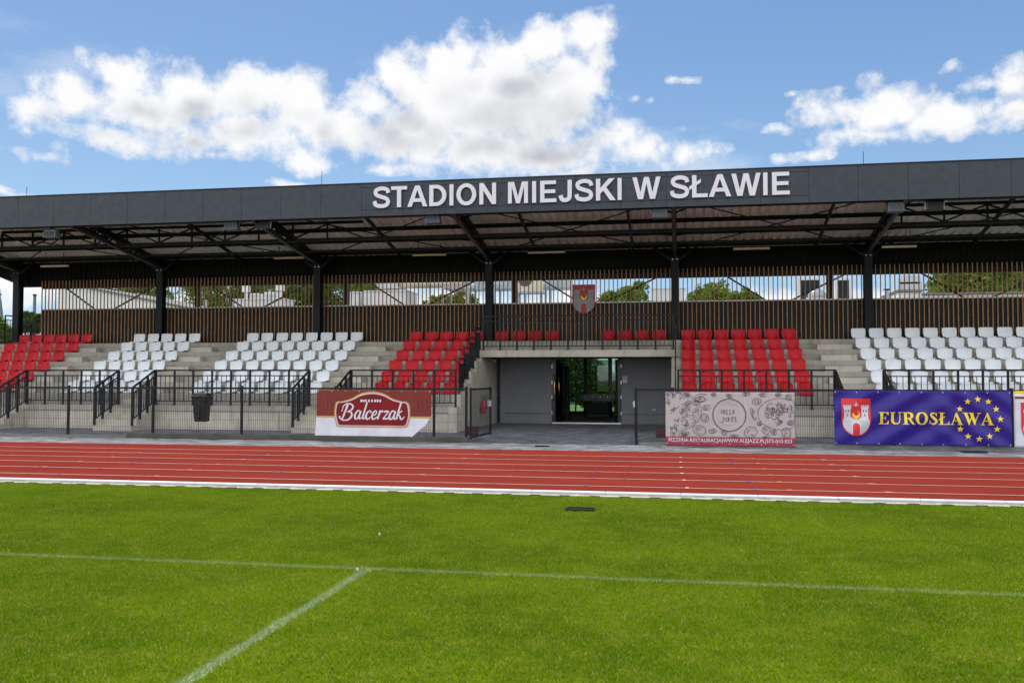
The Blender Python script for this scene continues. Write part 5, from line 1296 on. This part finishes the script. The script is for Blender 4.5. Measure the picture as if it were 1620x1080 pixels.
# plant on the rear roof
PL = 4.02
def plant_box(label, px0, px1, ytop, Y, dep, m='hvac', name='roof_plant_box', cap=True):
    a = at(px0, 470, Y); c = at(px1, 470, Y); zt = at((px0+px1)/2, ytop, Y).z
    r = empty(name, label, 'roof box', ((a.x+c.x)/2, Y, PL), 'white plant boxes on the rear roof'); b = MB(); wd = (c.x-a.x)/2; b.box(-wd, wd, 0, dep, 0, zt-PL); b.build('casing', M[m], r, bevel=.01)
    b = MB(); b.box(-wd-.03, wd+.03, -.03, dep+.03, zt-PL+.001, zt-PL+.05); b.build('cap', M['render'], r); return r, wd, zt-PL
plant_box('long low white box carrying vents on the roof behind the second bay', 368, 448, 474, 37, 1.2)
plant_box('small white box on the roof behind the third bay', 545, 568, 463, 37, .8)
plant_box('large white box on the roof beside the cream duct', 575, 643, 461, 37, 1.6)
plant_box('white box on the roof left of the middle column', 1031, 1083, 457, 37, 1.2)
for i, (px, yt, yb, wd, nm) in enumerate(((389, 452, 476, .14, 'left'), (443, 450, 476, .15, 'right'))):
    a = at(px, yb, 37.6); c = at(px, yt, 37.6); r = empty('roof_vent', f'white cowled vent pipe, {nm} one of the pair on the long roof box', 'vent', (a.x, 37.6, a.z), 'white vents on the rear roof')
    b = MB(); b.tube([(0, 0, -.1), (0, 0, c.z-a.z)], wd*.55, 10); b.build('pipe', M['hvac'], r, smooth=False)
    b = MB(); b.box(-wd, wd, -wd, wd, (c.z-a.z)-.28, c.z-a.z); b.build('cowl', M['hvac'], r, bevel=.01)
for i, (px0, px1, yt) in enumerate(((395, 410, 464), (418, 438, 462))):
    a = at(px0, 474, 37.3); c = at(px1, 474, 37.3); t_ = at(px0, yt, 37.3); r = empty('fan_unit', f'small white fan unit between the two vents, {["left","right"][i]} one', 'fan unit', ((a.x+c.x)/2, 37.3, a.z), 'white fan units on the rear roof')
    wd = (c.x-a.x)/2; b = MB(); b.box(-wd, wd, 0, .5, -.05, t_.z-a.z); b.build('casing', M['hvac'], r, bevel=.01)
    b = MB()
    for k_ in range(4): b.box(-wd*.9, wd*.9, -.02, -.001, .03+k_*.06, .05+k_*.06)
    b.build('louvre', M['galv'], r)
# cream duct
a = at(632, 449, 37.2); c = at(742, 448, 37.2)
r = empty('air_duct', 'round cream air duct lying high above the rear roof', 'duct', (a.x, 37.2, PL)); b = MB(); b.tube([(a.x, 37.2, a.z), (c.x, 37.2, a.z)], .20, 14); shift(b.build('duct_pipe', M['duct'], r, smooth=True), r.location)
b = MB()
for px in (634, 680, 738): q = at(px, 450, 37.2); b.tube([(q.x-.03, 37.2, a.z), (q.x+.03, 37.2, a.z)], .225, 14); b.box(q.x-.03, q.x+.03, 37.17, 37.23, PL, a.z-.2)
shift(b.build('collar_and_leg', M['galv'], r), r.location)
b = MB(); q0 = at(596, 444, 38.2); q1 = at(632, 444, 38.2); b.box(q0.x, q1.x, 38.2, 38.9, q0.z-.35, q0.z+.4); shift(b.build('silencer', M['galv'], r), r.location)
# steel platform with condenser
q0 = at(700, 440, 36.5); q1 = at(905, 440, 36.5); zt = at(800, 455, 36.5).z
r = empty('steel_platform', 'galvanised steel platform with grey panels over the rear roof', 'platform', (q0.x, 36.5, PL))
b = MB(); b.box(q0.x, q1.x, 36.5, 36.6, zt+.0, zt+.12); b.box(q0.x, q1.x, 37.9, 38.0, zt, zt+.12)
for i in range(6): x = q0.x+(q1.x-q0.x)*i/5; b.box(x-.04, x+.04, 36.5, 36.58, PL, zt); b.box(x-.04, x+.04, 37.9, 37.98, PL, zt); b.box(x-.03, x+.03, 36.6, 37.9, zt+.02, zt+.1)
shift(b.build('platform_frame', M['galv'], r), r.location)
b = MB(); q2 = at(752, 440, 36.9); q3 = at(815, 440, 36.9); q4 = at(862, 440, 36.9)
n = 12
for (u0, u1) in ((q2.x, q3.x-.05), (q4.x+.05, q1.x)):
    m_ = max(3, int((u1-u0)/.3))
    for i in range(m_): x = u0+(u1-u0)*i/m_; b.box(x, x+(u1-u0)/m_-.03, 37.0, 37.05, zt+.13, zt+.62)
shift(b.build('side_panels', M['galv'], r), r.location)
p = at(830, 462, 36.2); w_ = at(858, 462, 36.2).x-at(816, 462, 36.2).x
r = empty('air_conditioner', 'cream outdoor air conditioning unit with round dark fan', 'air conditioner', (at(837, 462, 36.2).x, 36.2, p.z))
b = MB(); b.box(-w_/2, w_/2, 0, .4, 0, .85); b.build('casing', mat('aircon_cream', (.58, .56, .48), .5), r, bevel=.02)
b = MB(); cx_ = -.16; b.tube([(cx_, -.012, .52), (cx_, -.002, .52)], .29, 24); b.build('fan_opening', M['dark'], r)
b = MB()
for k_ in range(1, 6): b.strip([(cx_+.05*k_*math.cos(R(t)), .52+.05*k_*math.sin(R(t))) for t in range(0, 360, 15)], [(cx_+(.05*k_+.008)*math.cos(R(t)), .52+(.05*k_+.008)*math.sin(R(t))) for t in range(0, 360, 15)], -.022, -.014)
b.tube([(cx_, -.03, .52), (cx_, -.014, .52)], .05, 10); b.build('fan_grille', M['galv'], r)
b = MB(); b.box(w_/2-.16, w_/2-.08, -.006, -.001, .28, .42); b.build('warning_sticker', M['yel'], r)
b = MB()
for x in (-w_/2+.08, w_/2-.08): b.box(x-.03, x+.03, .02, .08, PL-p.z, 0); b.box(x-.03, x+.03, .32, .38, PL-p.z, 0)
b.box(-w_/2-.05, w_/2+.05, .0, .4, -.06, -.002); b.build('stand', M['galv'], r)
# roof windows standing open, dome, small chimneys
for i, (px0, px1, nm) in enumerate(((1261, 1300, 'beside the plastic dome'), (1321, 1347, 'next to the right column'))):
    a = at(px0, 474, 36.4); c = at(px1, 474, 36.4); zt = at(px0, 440, 36.4).z
    r = empty('smoke_vent', f'open dark glazed roof flap in a white frame {nm}', 'roof vent', ((a.x+c.x)/2, 36.4, PL), 'open roof flaps behind the screen'); wd = (c.x-a.x)/2; H_ = zt-PL
    b = MB(); b.box(-wd, -wd+.12, 0, .08, 0, H_); b.box(wd-.08, wd, 0, .08, 0, H_); b.box(-wd+.12, wd-.08, 0, .08, H_-.08, H_); b.box(-wd+.12, wd-.08, 0, .08, 0, .5); b.build('flap_frame', M['render'], r)
    b = MB(); b.box(-wd+.12, wd-.08, .02, .06, .5, H_-.08); b.build('flap_pane', mat('dark_flap_pane', (.02, .03, .04), .15) if i == 0 else bpy.data.materials['dark_flap_pane'], r)
    b = MB(); b.box(-wd-.1, wd+.1, .1, 1.4, 0, .45); b.build('curb', M['hvac'], r)
p = at(1293, 472, 35.4); r = empty('roof_dome', 'clear plastic roof dome before the open roof flap', 'dome', (p.x, 35.4, PL)); rd = .36
b = MB(); b.tube([(0, 0, (p.z-PL))]+[(0, 0, (p.z-PL)+rd*math.sin(R(t))) for t in (15, 30, 50, 70, 88)], [rd]+[rd*math.cos(R(t)) for t in (15, 30, 50, 70, 88)], 20); b.build('dome_shell', mat('smoky_plastic', (.30, .31, .32), .12, coat=.5), r, smooth=True)
b = MB(); b.box(-.42, .42, -.42, .42, 0, p.z-PL); b.build('curb', M['hvac'], r)
for i, (px, yt, nm) in enumerate(((1403, 457, 'right of the right column'), (325, 472, 'behind the second bay from the left'))):
    p = at(px, yt, 36.8); r = empty('roof_chimney', f'small round metal chimney on the rear roof {nm}', 'chimney', (p.x, 36.8, PL), 'small chimneys on the rear roof')
    b = MB(); b.tube([(0, 0, 0), (0, 0, p.z-PL-.06)], .075, 10); b.build('pipe', M['galv'], r); b = MB(); b.tube([(0, 0, p.z-PL-.05), (0, 0, p.z-PL)], .12, 10); b.build('cap', M['steel'], r)
# chimney stack and church spire at the left
p = at(55, 468, 60); r = empty('factory_chimney', 'slim dark chimney rising above the trees left of the stand', 'chimney', (p.x, 60, 0))
b = MB(); b.tube([(0, 0, 0), (0, 0, p.z)], [.13, .10], 14); b.build('shaft', M['copper'], r); b = MB(); b.tube([(0, 0, p.z), (0, 0, p.z+.12)], .13, 14); b.build('rim', M['steel'], r)
p = at(1, 467, 120); s0 = at(0, 500, 120); r = empty('church_spire', 'pointed grey green church spire at the left picture edge', 'church tower', (p.x, 120, 0))
b = MB(); b.box(-1.7, 1.7, -1.7, 1.7, 0, s0.z-1); b.build('tower', M['render'], r)
b = MB(); b.tube([(0, 0, s0.z-1), (0, 0, s0.z), (0, 0, p.z)], [.55, .42, .04], 8); b.tube([(0, 0, s0.z-3), (0, 0, s0.z-1)], [1.9, .55], 8); b.build('spire', M['copper'], r)
b = MB(); b.tube([(0, 0, p.z), (0, 0, p.z+.9)], .03, 6); b.tube([(0, 0, p.z-.05), (0, 0, p.z+.1), (0, 0, p.z+.25)], [.05, .14, .05], 8); b.build('finial', M['steel'], r)
